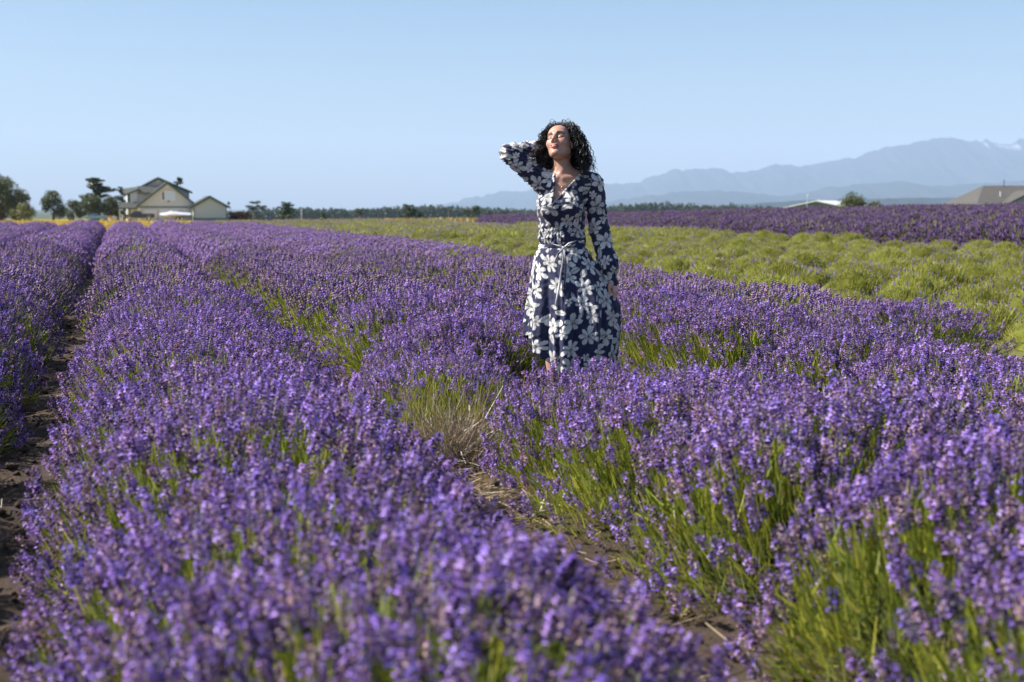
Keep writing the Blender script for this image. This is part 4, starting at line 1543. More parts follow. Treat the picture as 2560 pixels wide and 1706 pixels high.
def cone(p, a, b, ra, rb):
    a = np.asarray(a, np.float32)
    ab = np.asarray(b, np.float32) - a
    t = np.clip(((p - a) @ ab) / (ab @ ab), 0, 1)
    return np.linalg.norm(p - a - t[:, None] * ab, axis=1) - (ra + (rb - ra) * t)


def surface(fn, lo, hi, h):
    """surface-net mesh of fn < 0, vertices pulled onto the surface"""
    lo = np.asarray(lo, float)
    n = np.ceil((np.asarray(hi, float) - lo) / h).astype(int) + 1
    ax = [lo[i] + h * np.arange(n[i]) for i in range(3)]
    # coarse pass finds the band that holds the surface
    c = 5
    cax = [a[::c] if (len(a) - 1) % c == 0 else np.concatenate([a[::c], a[-1:] + h * (c - (len(a) - 1) % c)]) for a in ax]
    G = np.stack(np.meshgrid(*cax, indexing='ij'), -1).reshape(-1, 3).astype(np.float32)
    D = fn(G).reshape([len(a) for a in cax])
    near = np.abs(D) < h * c * 2.2
    full = np.where(D > 0, 1.0, -1.0)
    ix = [np.minimum(np.round(np.arange(n[i]) / c).astype(int), len(cax[i]) - 1) for i in range(3)]
    F = full[np.ix_(*ix)].astype(np.float32)
    mask = near[np.ix_(*ix)]
    I = np.argwhere(mask)
    P = (lo + I * h).astype(np.float32)
    vals = np.empty(len(P), np.float32)
    for s in range(0, len(P), 400000):
        vals[s:s + 400000] = fn(P[s:s + 400000])
    F[I[:, 0], I[:, 1], I[:, 2]] = vals
    ins = F < 0
    cnt = np.zeros(np.array(F.shape) - 1, np.int8)
    for dx in (0, 1):
        for dy in (0, 1):
            for dz in (0, 1):
                cnt += ins[dx:F.shape[0] - 1 + dx, dy:F.shape[1] - 1 + dy, dz:F.shape[2] - 1 + dz]
    act = (cnt > 0) & (cnt < 8)
    idx = -np.ones(act.shape, np.int64)
    A = np.argwhere(act)
    idx[act] = np.arange(len(A))
    V = (lo + (A + 0.5) * h).astype(np.float32)
    for _ in range(2):
        d = fn(V)
        e = h * 0.3
        g = np.stack([fn(V + np.array(v, np.float32) * e) - d for v in ((1, 0, 0), (0, 1, 0), (0, 0, 1))], 1) / e
        gg = (g * g).sum(1, keepdims=True) + 1e-4
        st = np.clip(d[:, None] * g / gg, -h * 0.5, h * 0.5)
        V = V - st * 0.9
    Q = []
    for axis in range(3):
        s = [slice(None)] * 3
        s2 = [slice(None)] * 3
        s[axis] = slice(0, -1)
        s2[axis] = slice(1, None)
        ch = ins[tuple(s)] != ins[tuple(s2)]
        o = [a for a in range(3) if a != axis]
        E = np.argwhere(ch)
        ok = (E[:, o[0]] > 0) & (E[:, o[1]] > 0) & (E[:, o[0]] < act.shape[o[0]]) & (E[:, o[1]] < act.shape[o[1]])
        E = E[ok]
        flip = ins[tuple(s)][E[:, 0], E[:, 1], E[:, 2]]
        quad = []
        for da, db in ((0, 0), (1, 0), (1, 1), (0, 1)):
            q = E.copy()
            q[:, o[0]] -= da
            q[:, o[1]] -= db
            quad.append(idx[q[:, 0], q[:, 1], q[:, 2]])
        q = np.stack(quad, 1)
        good = (q >= 0).all(1)
        q, fl = q[good], flip[good]
        if axis == 1:
            fl = ~fl
        q[~fl] = q[~fl][:, ::-1]
        Q.append(q)
    return V, np.concatenate(Q)


def Rm(axis, a):
    return np.array(Matrix.Rotation(a, 3, axis), dtype=np.float32)


HEAD_S = 1.04
HEAD_C = np.array([-0.068, -0.008, 1.567], np.float32)
HEAD_R = Rm('Y', math.radians(2)) @ Rm('X', math.radians(-30)) @ Rm('Z', math.radians(-21))


def head_local(p):
    return (p - HEAD_C) @ HEAD_R / np.float32(HEAD_S)


def head_sdf(p):
    q = head_local(p)
    q[:, 0] *= 1.07
    m = q.copy()
    m[:, 0] = np.abs(q[:, 0])
    d = ell(q, (0, 0.022, 0.036), (0.073, 0.092, 0.082))
    d = smin(d, ell(q, (0, -0.030, -0.018), (0.061, 0.060, 0.088)), 0.03)
    d = smin(d, ell(q, (0, -0.038, 0.045), (0.058, 0.046, 0.045)), 0.025)
    d = smin(d, cone(m, (0.044, 0.005, -0.050), (0.012, -0.066, -0.100), 0.024, 0.018), 0.022)
    d = smin(d, ell(m, (0.037, -0.058, -0.026), (0.026, 0.024, 0.024)), 0.02)
    d = smin(d, ell(q, (0, -0.074, -0.098), (0.019, 0.017, 0.016)), 0.016)
    d = smin(d, cone(m, (0.012, -0.083, 0.024), (0.046, -0.070, 0.026), 0.008, 0.006), 0.014)
    d = smax(d, -ell(m, (0.030, -0.098, 0.004), (0.021, 0.023, 0.0145)), 0.010)
    d = smin(d, ell(m, (0.031, -0.073, 0.002), (0.0145, 0.012, 0.0105)), 0.004)
    d = smin(d, cone(q, (0, -0.084, 0.016), (0, -0.109, -0.028), 0.0075, 0.0105), 0.011)
    d = smin(d, ell(m, (0.0125, -0.096, -0.035), (0.0085, 0.010, 0.0075)), 0.006)
    d = smin(d, ell(q, (0, -0.091, -0.058), (0.023, 0.009, 0.0062)), 0.006)
    d = smin(d, ell(q, (0, -0.090, -0.0705), (0.0195, 0.010, 0.0075)), 0.005)
    d = smin(d, ell(m, (0.074, 0.012, -0.005), (0.008, 0.018, 0.030)), 0.008)
    return d


# joints
SH_R, EL_R, WR_R = (-0.178, 0.012, 1.352), (-0.362, -0.03, 1.512), (-0.165, 0.080, 1.560)
SH_L, EL_L, WR_L = (0.128, 0.012, 1.338), (0.166, 0.035, 1.065), (0.243, -0.020, 0.775)
NECK0, NECK1 = (-0.048, 0.018, 1.355), (-0.062, 0.014, 1.505)
PEL = -0.030


def hand_sdf(p, w, fwd, side, nrm, curl):
    """palm and five fingers: w wrist, fwd towards the fingertips, side towards the thumb, nrm out of the palm"""
    w, f, s, n = (np.asarray(v, np.float32) for v in (w, fwd, side, nrm))
    f = f / np.linalg.norm(f)
    s = s - f * (s @ f)
    s = s / np.linalg.norm(s)
    n = np.cross(f, s) * (1 if np.cross(f, s) @ n > 0 else -1)
    loc = np.stack([(p - w) @ s, (p - w) @ f, (p - w) @ n], 1)
    d = cone(loc, (-0.016, 0.035, 0), (-0.022, 0.075, 0), 0.014, 0.0125)
    d = smin(d, cone(loc, (0.016, 0.035, 0), (0.022, 0.075, 0), 0.014, 0.0125), 0.02)
    d = smin(d, cone(loc, (0, 0.0, 0), (0, 0.075, 0), 0.018, 0.0135), 0.015)
    for i, (x, ln) in enumerate(((0.026, 0.066), (0.009, 0.074), (-0.009, 0.069), (-0.026, 0.053))):
        a = np.array([x, 0.080, 0.0])
        b, cc = 0.0, curl * (1 + 0.18 * i)
        r = 0.0088
        for k, part in enumerate((0.45, 0.32, 0.23)):
            b += cc * (0.55 if k == 0 else 1.0)
            e = a + ln * part * np.array([x * 0.6, math.cos(b), math.sin(b)])
            fd = cone(loc, a, e, r, r - 0.0008)
            d = smin(d, fd, 0.006 if k == 0 else 0.003)
            a, r = e, r - 0.0008
    t0, t1, t2, t3 = (0.018, 0.018, 0.004), (0.040, 0.040, 0.012), (0.048, 0.066, 0.018), (0.047, 0.088, 0.022)
    d = smin(d, cone(loc, t0, t1, 0.014, 0.0105), 0.012)
    d = smin(d, cone(loc, t1, t2, 0.0105, 0.0092), 0.004)
    d = smin(d, cone(loc, t2, t3, 0.0092, 0.008), 0.003)
    return d


def torso_sdf(p, g=0.0):
    d = ell(p, (-0.062, 0.012, 1.20), (0.133 + g, 0.094 + g, 0.19))
    d = smin(d, ell(p, (-0.122, -0.066, 1.195), (0.062 + g, 0.060 + g, 0.066 + g)), 0.04)
    d = smin(d, ell(p, (-0.008, -0.068, 1.20), (0.062 + g, 0.060 + g, 0.066 + g)), 0.04)
    d = smin(d, ell(p, (-0.056, 0.005, 1.03), (0.122 + g, 0.085 + g, 0.15)), 0.06)
    d = smin(d, ell(p, (-0.048, 0.018, 0.885), (0.128 + g, 0.105 + g, 0.14)), 0.08)
    d = smin(d, cone(p, (-0.150, 0.018, 1.338), (0.105, 0.018, 1.33), 0.048 + g, 0.048 + g), 0.05)
    d = smin(d, cone(p, (-0.050, 0.030, 1.41), (-0.155, 0.018, 1.352), 0.040 + g * .5, 0.040 + g), 0.04)
    d = smin(d, cone(p, (-0.050, 0.030, 1.41), (0.105, 0.018, 1.345), 0.040 + g * .5, 0.040 + g), 0.04)
    return d


def body_sdf(p):
    d = torso_sdf(p)
    d = smin(d, cone(p, NECK0, NECK1, 0.052, 0.047), 0.03)
    # sternomastoid and collar bones
    d = smin(d, cone(p, (-0.068, -0.034, 1.385), (-0.005, 0.012, 1.520), 0.0105, 0.012), 0.014)
    d = smin(d, cone(p, (-0.085, -0.040, 1.372), (-0.150, -0.006, 1.382), 0.006, 0.006), 0.03)
    d = smin(d, cone(p, (-0.048, -0.044, 1.368), (0.085, -0.008, 1.375), 0.006, 0.006), 0.03)
    d = smin(d, head_sdf(p), 0.022)
    for sh, el, wr in ((SH_R, EL_R, WR_R), (SH_L, EL_L, WR_L)):
        d = smin(d, cone(p, sh, el, 0.047, 0.036), 0.03)
        d = smin(d, cone(p, el, wr, 0.037, 0.025), 0.012)
    d = smin(d, hand_sdf(p, WR_L, (0.20, -0.04, -0.92), (-0.35, -0.9, 0.0), (-0.9, 0.3, -0.1), 0.30), 0.012)
    d = smin(d, hand_sdf(p, WR_R, (0.9, 0.30, 0.10), (0.0, 0.2, -1.0), (0.2, -1.0, 0.0), 0.22), 0.012)
    for s, fy in ((-0.078, 0.0), (0.078, 0.03)):
        hip = (PEL + s, 0.012, 0.87)
        kn = (PEL + s * 0.95, fy - 0.005, 0.47)
        an = (PEL + s * 0.95, fy + 0.03, 0.085)
        d = smin(d, cone(p, hip, kn, 0.083, 0.052), 0.04)
        d = smin(d, cone(p, kn, an, 0.052, 0.034), 0.02)
        d = smin(d, ell(p, (PEL + s * 0.95, fy + 0.035, 0.33), (0.046, 0.05, 0.11)), 0.03)
        d = smin(d, cone(p, (an[0], fy + 0.045, 0.045), (an[0] + s * 0.25, fy - 0.125, 0.026), 0.036, 0.024), 0.03)
    return d


SZ = np.array([0.20, 0.33, 0.45, 0.61, 0.76, 0.915, 0.965, 1.03])
SL = np.array([-0.235, -0.262, -0.272, -0.258, -0.238, -0.217, -0.192, -0.188])
SR = np.array([0.245, 0.262, 0.276, 0.278, 0.215, 0.112, 0.084, 0.076])
SB = np.array([0.25, 0.25, 0.245, 0.23, 0.19, 0.138, 0.108, 0.100])


def skirt_sdf(p):
    z = p[:, 2]
    l, r, b = np.interp(z, SZ, SL), np.interp(z, SZ, SR), np.interp(z, SZ, SB)
    cx, a = (l + r) / 2, (r - l) / 2
    dx, dy = (p[:, 0] - cx) / a, (p[:, 1] - 0.01) / b
    th = np.arctan2(dx, -dy)
    amp = np.interp(z, [0.2, 0.55, 0.85, 0.98], [0.13, 0.105, 0.045, 0.014])
    f = np.cos(8 * th + 1.2 + 0.8 * np.sin(2 * th) + (1 - z) * 0.8) + 0.55 * np.cos(17 * th + 2.0 + np.sin(3 * th) * 1.3) + 0.25 * np.cos(31 * th + 5 * np.sin(th))
    fold = 1 + amp * (f * 0.6 - 0.15)
    rad = np.sqrt(dx * dx + dy * dy)
    d = (rad / fold - 1) * np.minimum(a, b) * 0.8
    hem = 0.215 + 0.21 * np.clip(-np.sin(th), 0, 1) ** 2 * (1 + 0 * th) + 0.012 * np.cos(9 * th + 1)
    d = np.where(z < 0.80, np.maximum(d, -(d + 0.017)), d)
    d = np.maximum(d, (hem - z) * 0.8)
    return np.maximum(d, z - 1.02)


VT = (-0.107, 1.226)
VL = (-0.094, 1.372)
VR = (0.038, 1.385)


def v_dist(p):
    """signed distance-like value of the neckline opening, negative inside"""
    x, z = p[:, 0], p[:, 2]
    xl = VT[0] + (z - VT[1]) * (VL[0] - VT[0]) / (VL[1] - VT[1])
    xr = VT[0] + (z - VT[1]) * (VR[0] - VT[0]) / (VR[1] - VT[1])
    d = np.maximum(np.maximum(xl - x, (x - xr) * 0.75), VT[1] - z)
    return np.maximum(d, p[:, 1] - 0.035)


def wrinkle(p):
    k = np.interp(p[:, 2], [0.9, 1.0], [0.35, 1.0])
    return k * 0.0022 * np.sin(p[:, 0] * 70 + 9 * np.sin(p[:, 2] * 21) + p[:, 1] * 40) + k * 0.0018 * np.sin(p[:, 2] * 120 + 8 * np.sin(p[:, 0] * 26 + p[:, 1] * 31))


def dress_sdf(p):
    z = p[:, 2]
    d = torso_sdf(p, 0.011)
    d = np.maximum(d, 0.93 - z)
    gather = 0.004 * np.sin(np.arctan2(p[:, 0] + 0.056, -p[:, 1]) * 34) * np.exp(-((z - 1.0) / 0.055) ** 2)
    d = d + gather
    d = smin(d, skirt_sdf(p), 0.012)
    d = d + 0.011 * np.exp(-((z - 0.972) / 0.013) ** 2) * (z > 0.9)
    sl = cone(p, SH_R, EL_R, 0.064, 0.058)
    sl = smin(sl, cone(p, EL_R, WR_R, 0.056, 0.040), 0.02)
    sl = sl + 0.0045 * np.sin(p[:, 0] * 95 + 7 * np.sin(p[:, 2] * 45) + p[:, 1] * 30)
    d = smin(d, sl, 0.03)
    sl = cone(p, SH_L, EL_L, 0.062, 0.056)
    mid = np.array(EL_L) * 0.28 + np.array(WR_L) * 0.72
    sl = smin(sl, cone(p, EL_L, mid, 0.054, 0.062), 0.03)
    sl = smin(sl, cone(p, mid, (0.238, -0.018, 0.795), 0.060, 0.030), 0.012)
    sl = sl + 0.0035 * np.sin(z * 85 + 6 * np.sin(p[:, 0] * 50) + p[:, 1] * 50) * sstep(1.25, 0.8, z)
    sl = smin(sl, cone(p, (0.240, -0.018, 0.792), (0.246, -0.021, 0.755), 0.030, 0.033), 0.004)
    d = smin(d, sl, 0.022)
    d = d + wrinkle(p)
    v = v_dist(p)
    d = d - 0.006 * np.exp(-(np.abs(v - 0.008) / 0.008) ** 2) * (z > 1.21) * (p[:, 1] < 0.03)
    # wrap edge running from the neckline tip to the waist
    xw = np.interp(z, [0.99, 1.10, 1.226], [-0.035, -0.085, -0.107])
    d = d - 0.005 * np.exp(-(np.maximum(0, (p[:, 0] - xw)) / 0.02) ** 2) * (p[:, 0] > xw) * (p[:, 1] < 0) * (z < 1.226) * (z > 0.985)
    d = np.maximum(d, -v)
    nk = cone(p, (-0.050, 0.018, 1.33), (-0.066, 0.012, 1.56), 0.064, 0.072)
    nk = np.maximum(nk, 1.365 - z)
    return smax(d, -nk, 0.006)


def cloth_uv(V):
    """u round the body or the sleeve, v along it"""
    z = V[:, 2]
    cx = np.interp(z, SZ, (SL + SR) / 2)
    rr = np.interp(z, [0.2, 0.6, 0.95, 1.2, 1.4], [0.25, 0.24, 0.145, 0.15, 0.15])
    u = np.arctan2(V[:, 0] - cx, -(V[:, 1] - 0.01)) * rr
    v = z.copy()
    part = np.zeros(len(V), int)
    dt = np.minimum(torso_sdf(V, 0.011), skirt_sdf(V))
    for k, (sh, el, wr) in enumerate(((SH_R, EL_R, WR_R), (SH_L, EL_L, WR_L))):
        ds = np.minimum(cone(V, sh, el, 0.064, 0.057), cone(V, el, wr, 0.056, 0.045))
        s = ds < dt - 0.004
        sh, el, wr = map(np.array, (sh, el, wr))
        first = cone(V, sh, el, 0.06, 0.057) < cone(V, el, wr, 0.056, 0.05)
        a = np.where(first[:, None], sh, el)
        b = np.where(first[:, None], el, wr)
        ab = b - a
        ab /= np.linalg.norm(ab, axis=1, keepdims=True)
        t = ((V - a) * ab).sum(1)
        rad = V - a - t[:, None] * ab
        ref = np.array([0, -1.0, 0.0])
        e1 = ref - ab * (ab @ ref)[:, None]
        e1 /= np.linalg.norm(e1, axis=1, keepdims=True)
        e2 = np.cross(ab, e1)
        ang = np.arctan2((rad * e2).sum(1), (rad * e1).sum(1))
        u = np.where(s, ang * 0.058 + 3 * (k + 1), u)
        v = np.where(s, t + np.where(first, 0, np.linalg.norm(el - sh)), v)
        part[s] = k + 1
    return u, v


NAVY = np.array([0.024, 0.028, 0.068])


def floral(V):
    u, v = cloth_uv(V)
    n = len(V)
    col = np.tile(NAVY, (n, 1)) * (1 + 0.12 * np.sin(u * 90)[:, None] * np.sin(v * 80)[:, None])
    rng = np.random.default_rng(19)
    # seeds by dart throwing on the pieces of cloth, large flowers first
    seeds = []
    for R0, share in ((0.062, 0.2), (0.044, 0.3), (0.027, 0.35), (0.018, 0.3)):
        for (u0, u1, v0, v1, cnt) in ((-0.80, 0.80, 0.2, 1.42, 1500), (2.8, 3.2, -0.05, 0.52, 260), (5.8, 6.2, -0.05, 0.60, 260)):
            R1 = R0
            tries = int(cnt * share)
            A_, B_ = rng.uniform(u0, u1, tries), rng.uniform(v0, v1, tries)
            for a, b in zip(A_, B_):
                R = R1 * (0.85 if (u0 < 0 and b > 0.98) else 1.0)
                if seeds:
                    q = np.array(seeds)
                    if ((a - q[:, 0]) ** 2 + (b - q[:, 1]) ** 2 < ((R + q[:, 2]) * 0.74) ** 2).any():
                        continue
                seeds.append((a, b, R))
    kind = rng.random(len(seeds))
    tone = rng.uniform(0.68, 1.05, len(seeds))
    order = np.argsort([s[2] for s in seeds])
    for i in order:
        a, b, R = seeds[i]
        du, dv = u - a, v - b
        m = (np.abs(du) < R * 1.5) & (np.abs(dv) < R * 1.5)
        if not m.any():
            continue
        du, dv = du[m], dv[m]
        c = col[m]
        if (kind[i] < 0.6 and R > 0.02) or R > 0.04:
            npet = int(rng.integers(5, 8))
            rot = rng.uniform(0, 6.28)
            sq = rng.uniform(0.78, 1.0)
            ca, sa = math.cos(rot), math.sin(rot)
            x = du * ca + dv * sa
            y = (-du * sa + dv * ca) / sq
            r = np.hypot(x, y)
            t = np.arctan2(y, x)
            ph = (t * npet / (2 * PI)) % 1.0 - 0.5
            pet = int(rng.integers(1000))
            pi = np.floor(t * npet / (2 * PI)).astype(int)
            lenp = 0.88 + 0.16 * np.sin(pi * 2.7 + pet)
            edge = R * 1.08 * lenp * np.clip(1 - (np.abs(ph) / 0.50) ** 2.2, 0, 1) ** 0.62
            ins = r < np.maximum(edge, R * 0.22)
            vein = np.abs(np.sin(ph * 12 + pet)) ** 4 * np.exp(-(r / (R * 0.75)) ** 2)
            sh = 0.80 - 0.60 * vein - 0.50 * np.exp(-(r / (R * 0.17)) ** 2) - 0.42 * (np.abs(ph) > 0.43) + 0.05 * np.sin(pi * 5 + pet)
        else:
            rot = rng.uniform(0, 6.28)
            ca, sa = math.cos(rot), math.sin(rot)
            x = (du * ca + dv * sa) / (R * 1.45)
            y = (-du * sa + dv * ca) / (R * 0.60)
            ins = (np.abs(y) < np.clip(1 - x * x, 0, 1)) & (np.abs(x) < 1)
            sh = 0.72 - 0.45 * np.exp(-(y / 0.13) ** 2) - 0.22 * np.abs(np.sin(x * 11 + np.abs(y) * 4)) ** 4
        sh = np.clip(sh * tone[i], 0.04, 0.85)
        w = sh[:, None] * np.array([[1.0, 0.975, 0.95]])
        c[ins] = w[ins]
        col[m] = c
    return col


def skin_mat():
    m, nt, out = mat_new('skin')
    L = nt.links.new
    p = nt.nodes.new('ShaderNodeBsdfPrincipled')
    at_ = nt.nodes.new('ShaderNodeAttribute')
    at_.attribute_name = 'tint'
    L(at_.outputs['Color'], p.inputs['Base Color'])
    p.inputs['Roughness'].default_value = 0.42
    p.inputs['Subsurface Weight'].default_value = 0.12
    p.inputs['Subsurface Radius'].default_value = (0.012, 0.005, 0.003)
    p.inputs['Subsurface Scale'].default_value = 0.6
    L(p.outputs[0], out.inputs[0])
    return m


def cloth_mat():
    m, nt, out = mat_new('floral chiffon')
    L = nt.links.new
    at_ = nt.nodes.new('ShaderNodeAttribute')
    at_.attribute_name = 'tint'
    d = nt.nodes.new('ShaderNodeBsdfPrincipled')
    d.inputs['Roughness'].default_value = 0.75
    d.inputs['Sheen Weight'].default_value = 0.15
    d.inputs['Specular IOR Level'].default_value = 0.2
    L(at_.outputs['Color'], d.inputs['Base Color'])
    tr = nt.nodes.new('ShaderNodeBsdfTranslucent')
    L(at_.outputs['Color'], tr.inputs['Color'])
    mx = nt.nodes.new('ShaderNodeMixShader')
    mx.inputs[0].default_value = 0.12
    L(d.outputs[0], mx.inputs[1])
    L(tr.outputs[0], mx.inputs[2])
    tc = nt.nodes.new('ShaderNodeTexCoord')
    n = nt.nodes.new('ShaderNodeTexNoise')
    n.inputs['Scale'].default_value = 26
    n.inputs['Detail'].default_value = 4
    L(tc.outputs['Object'], n.inputs['Vector'])
    b = nt.nodes.new('ShaderNodeBump')
    b.inputs['Strength'].default_value = 0.35
    b.inputs['Distance'].default_value = 0.012
    L(n.outputs['Fac'], b.inputs['Height'])
    L(b.outputs[0], d.inputs['Normal'])
    L(mx.outputs[0], out.inputs[0])
    return m


def hair_mat():
    m, nt, out = mat_new('black curly hair')
    p = nt.nodes.new('ShaderNodeBsdfPrincipled')
    p.inputs['Base Color'].default_value = (0.010, 0.008, 0.007, 1)
    p.inputs['Roughness'].default_value = 0.38
    p.inputs['Specular IOR Level'].default_value = 0.5
    nt.links.new(p.outputs[0], out.inputs[0])
    return m


def skin_colour(V):
    q = head_local(V)
    x, y, z = q[:, 0] * 1.07, q[:, 1], q[:, 2]
    ax = np.abs(x)
    C = np.tile(np.array([0.46, 0.255, 0.180]), (len(V), 1))
    C *= (1 + 0.05 * np.sin(V[:, 0:1] * 160 + 3 * np.sin(V[:, 2:3] * 140)) * np.sin(V[:, 2:3] * 190))
    head = (np.abs(x) < 0.09) & (np.abs(z) < 0.13) & (np.abs(y) < 0.13)
    front = head & (y < -0.03)

    def put(w, col):
        w = np.clip(w, 0, 1)[:, None]
        C[:] = C * (1 - w) + np.array(col) * w
    put(front * 0.30 * np.exp(-((ax - 0.040) / 0.020) ** 2 - ((z + 0.028) / 0.022) ** 2), (0.62, 0.22, 0.17))
    put(front * 0.25 * np.exp(-(x / 0.012) ** 2 - ((z + 0.03) / 0.015) ** 2), (0.60, 0.24, 0.18))
    lipz = np.where(z > -0.0640, (z + 0.0640) / (0.0088 + 0.002 * np.cos(x * 260)), (-0.0640 - z) / 0.0135)
    lip = front & (np.hypot(x / 0.0235, lipz) < 1.0)
    put(lip * 0.85, (0.46, 0.115, 0.11))
    put((front & (np.abs(z + 0.0640 - 6 * x * x) < 0.0019) & (ax < 0.024)) * 0.85, (0.16, 0.03, 0.03))
    browz = 0.0245 + 0.010 * np.cos((ax - 0.036) * 46) - 0.008
    put(front * (ax > 0.013) * (ax < 0.056) * np.exp(-((z - browz) / 0.0080) ** 4) * np.interp(ax, [0.012, 0.018, 0.045, 0.056], [0.4, 0.95, 0.9, 0.2]), (0.030, 0.018, 0.013))
    put(front * 0.7 * np.exp(-((ax - 0.030) / 0.019) ** 2 - ((z - 0.008) / 0.008) ** 2), (0.20, 0.09, 0.07))  # shadow of the eye sockets painted into the skin over the upper lids
    lash = -0.0045 - 0.006 * (1 - ((ax - 0.031) / 0.017) ** 2)
    put(front * (np.abs(ax - 0.031) < 0.0185) * np.exp(-((z - lash) / 0.0058) ** 4), (0.015, 0.010, 0.008))
    put(front * 0.8 * np.exp(-((ax - 0.0085) / 0.0035) ** 2 - ((z + 0.041) / 0.0028) ** 2), (0.16, 0.05, 0.04))
    # warmer hands
    put((V[:, 2] < 0.80) * (V[:, 0] > 0.2) * 0.3, (0.55, 0.27, 0.20))
    return C


def build_hair(root):
    rng = np.random.default_rng(8)
    nseg, N = 50, 6200
    d = rng.normal(size=(N, 3))
    d /= np.linalg.norm(d, axis=1, keepdims=True)
    r0 = np.array([0, 0.022, 0.036]) + d * np.array([0.073, 0.092, 0.084])
    hairline = 0.074 - 1.1 * np.clip(np.abs(r0[:, 0]) - 0.034, 0, 1)
    ok = ~((r0[:, 2] < -0.055) | ((r0[:, 1] < -0.012) & (r0[:, 2] < hairline)) | ((r0[:, 1] < 0.012) & (r0[:, 2] < -0.01)))
    d, r0 = d[ok], r0[ok]
    N = len(d)
    RT = HEAD_R.T.astype(float)
    p = r0 * HEAD_S @ RT + HEAD_C
    out = (d * np.array([1, 1, 0.8])) @ RT
    out /= np.linalg.norm(out, axis=1, keepdims=True)
    ln = rng.uniform(0.12, 0.275, N) * np.where(r0[:, 1] < -0.02, 0.75, 1.0) * np.where(rng.random(N) < 0.15, 0.45, 1.0)
    side = out.copy()
    side[:, 2] = 0
    side /= np.linalg.norm(side, axis=1, keepdims=True) + 1e-6
    st = (ln / nseg)[:, None]
    vol = np.where(rng.random(N) < 0.10, rng.uniform(0.6, 1.1, N), rng.uniform(0.1, 0.58, N))[:, None]
    vel = out * 0.8 + np.array([0, 0, 0.1])
    pts = []
    EC, ER = np.array([0, 0.018, 0.0]), np.array([0.083, 0.104, 0.118])
    for i in range(nseg):
        t = i / nseg
        pts.append(p.copy())
        g = min(1.0, t * 3.2 + 0.25)
        want = np.array([0, 0, -1.0]) * g + out * (1 - g) + side * (vol * (1 - t) + 0.05) + np.concatenate([rng.normal(0, .10, (N, 2)), np.zeros((N, 1))], 1)
        vel = vel * 0.84 + want * 0.22
        vel /= np.linalg.norm(vel, axis=1, keepdims=True)
        p = p + vel * st
        q = (p - HEAD_C) @ HEAD_R / HEAD_S
        e = (q - EC) / ER
        m = np.linalg.norm(e, axis=1, keepdims=True)
        q2 = EC + e / np.maximum(m, 1e-6) * ER
        p = np.where(m < 1.0, q2 * HEAD_S @ RT + HEAD_C, p)
    P = np.stack(pts, 1)                                     # strand, point, xyz
    Q = (P - HEAD_C) @ HEAD_R / HEAD_S
    inface = (Q[:, :, 1] < -0.025) & (np.abs(Q[:, :, 0]) < 0.068) & (Q[:, :, 2] < 0.066) & (Q[:, :, 2] > -0.16)
    inneck = (P[:, :, 1] < 0.012) & (np.abs(P[:, :, 0] + 0.052) < 0.078) & (P[:, :, 2] < 1.50)
    keep = (inface | inneck).sum(1) <= 1
    sd = torso_sdf(P.reshape(-1, 3).astype(np.float32), 0.018).reshape(P.shape[:2])
    cut = np.where((sd < 0).any(1), np.argmax(sd < 0, 1), nseg)
    keep &= cut > 13
    sel = np.argwhere(keep)[:, 0][:1350]
    tubes_V, tubes_F, base = [], [], 0
    ref = np.array([0.3, 0.9, 0.2])

    def frame(c):
        T = np.gradient(c, axis=0)
        T /= np.linalg.norm(T, axis=1, keepdims=True) + 1e-9
        A = np.cross(T, ref)
        A /= np.linalg.norm(A, axis=1, keepdims=True) + 1e-9
        return A, np.cross(T, A)
    for k_ in sel:
        c = P[k_, :cut[k_]]
        n = len(c)
        A, B = frame(c)
        s = np.arange(n) * float(st[k_, 0])
        w = rng.uniform(0.004, 0.0115) * np.clip(np.arange(n) / 9.0, 0, 1)[:, None]
        ang = (rng.uniform(0, 6.28) + s * rng.uniform(15, 27) * 6.28)[:, None]
        c = c + (A * np.cos(ang) + B * np.sin(ang)) * w
        A2, B2 = frame(c)
        rad = rng.uniform(0.0008, 0.0024) * np.interp(np.arange(n) / n, [0, .15, .8, 1], [0.8, 1, 0.8, 0.25])[:, None]
        ring = np.stack([c + (A2 * math.cos(a) + B2 * math.sin(a)) * rad for a in (0, 2.094, 4.189)], 1).reshape(-1, 3)
        i = np.arange(n - 1)
        for k in range(3):
            kk = (k + 1) % 3
            tubes_F.append(np.stack([i * 3 + k, i * 3 + kk, i * 3 + 3 + kk, i * 3 + 3 + k], 1) + base)
        tubes_V.append(ring)
        base += len(ring)
    V = np.concatenate(tubes_V)
    F = np.concatenate(tubes_F)
    hm = hair_mat()
    o = mobj('hair', mesh_np('hair', V, F, hm, smooth=True), root)

    def cap(p):
        q = head_local(p)
        d = ell(q, (0, 0.026, 0.038), (0.081, 0.100, 0.091))
        d = smin(d, ell(p, (-0.062, 0.055, 1.50), (0.085, 0.055, 0.12)), 0.05)
        face = np.maximum(q[:, 1] + 0.022, q[:, 2] - (0.080 - 1.3 * np.clip(np.abs(q[:, 0]) - 0.035, 0, 1)))
        face2 = np.maximum(q[:, 1] - 0.005, q[:, 2] - 0.01)
        d = smax(d, -face, 0.008)
        d = smax(d, -face2, 0.01)
        return d + 0.003 * np.sin(p[:, 0] * 190 + 5 * np.sin(p[:, 2] * 90)) * np.sin(p[:, 2] * 150 + p[:, 1] * 130)
    Vc, Fc = surface(cap, (-0.20, -0.16, 1.36), (0.09, 0.18, 1.74), 0.006)
    mobj('under_hair', mesh_np('under_hair', Vc, Fc, hm, smooth=True), o)
    return o


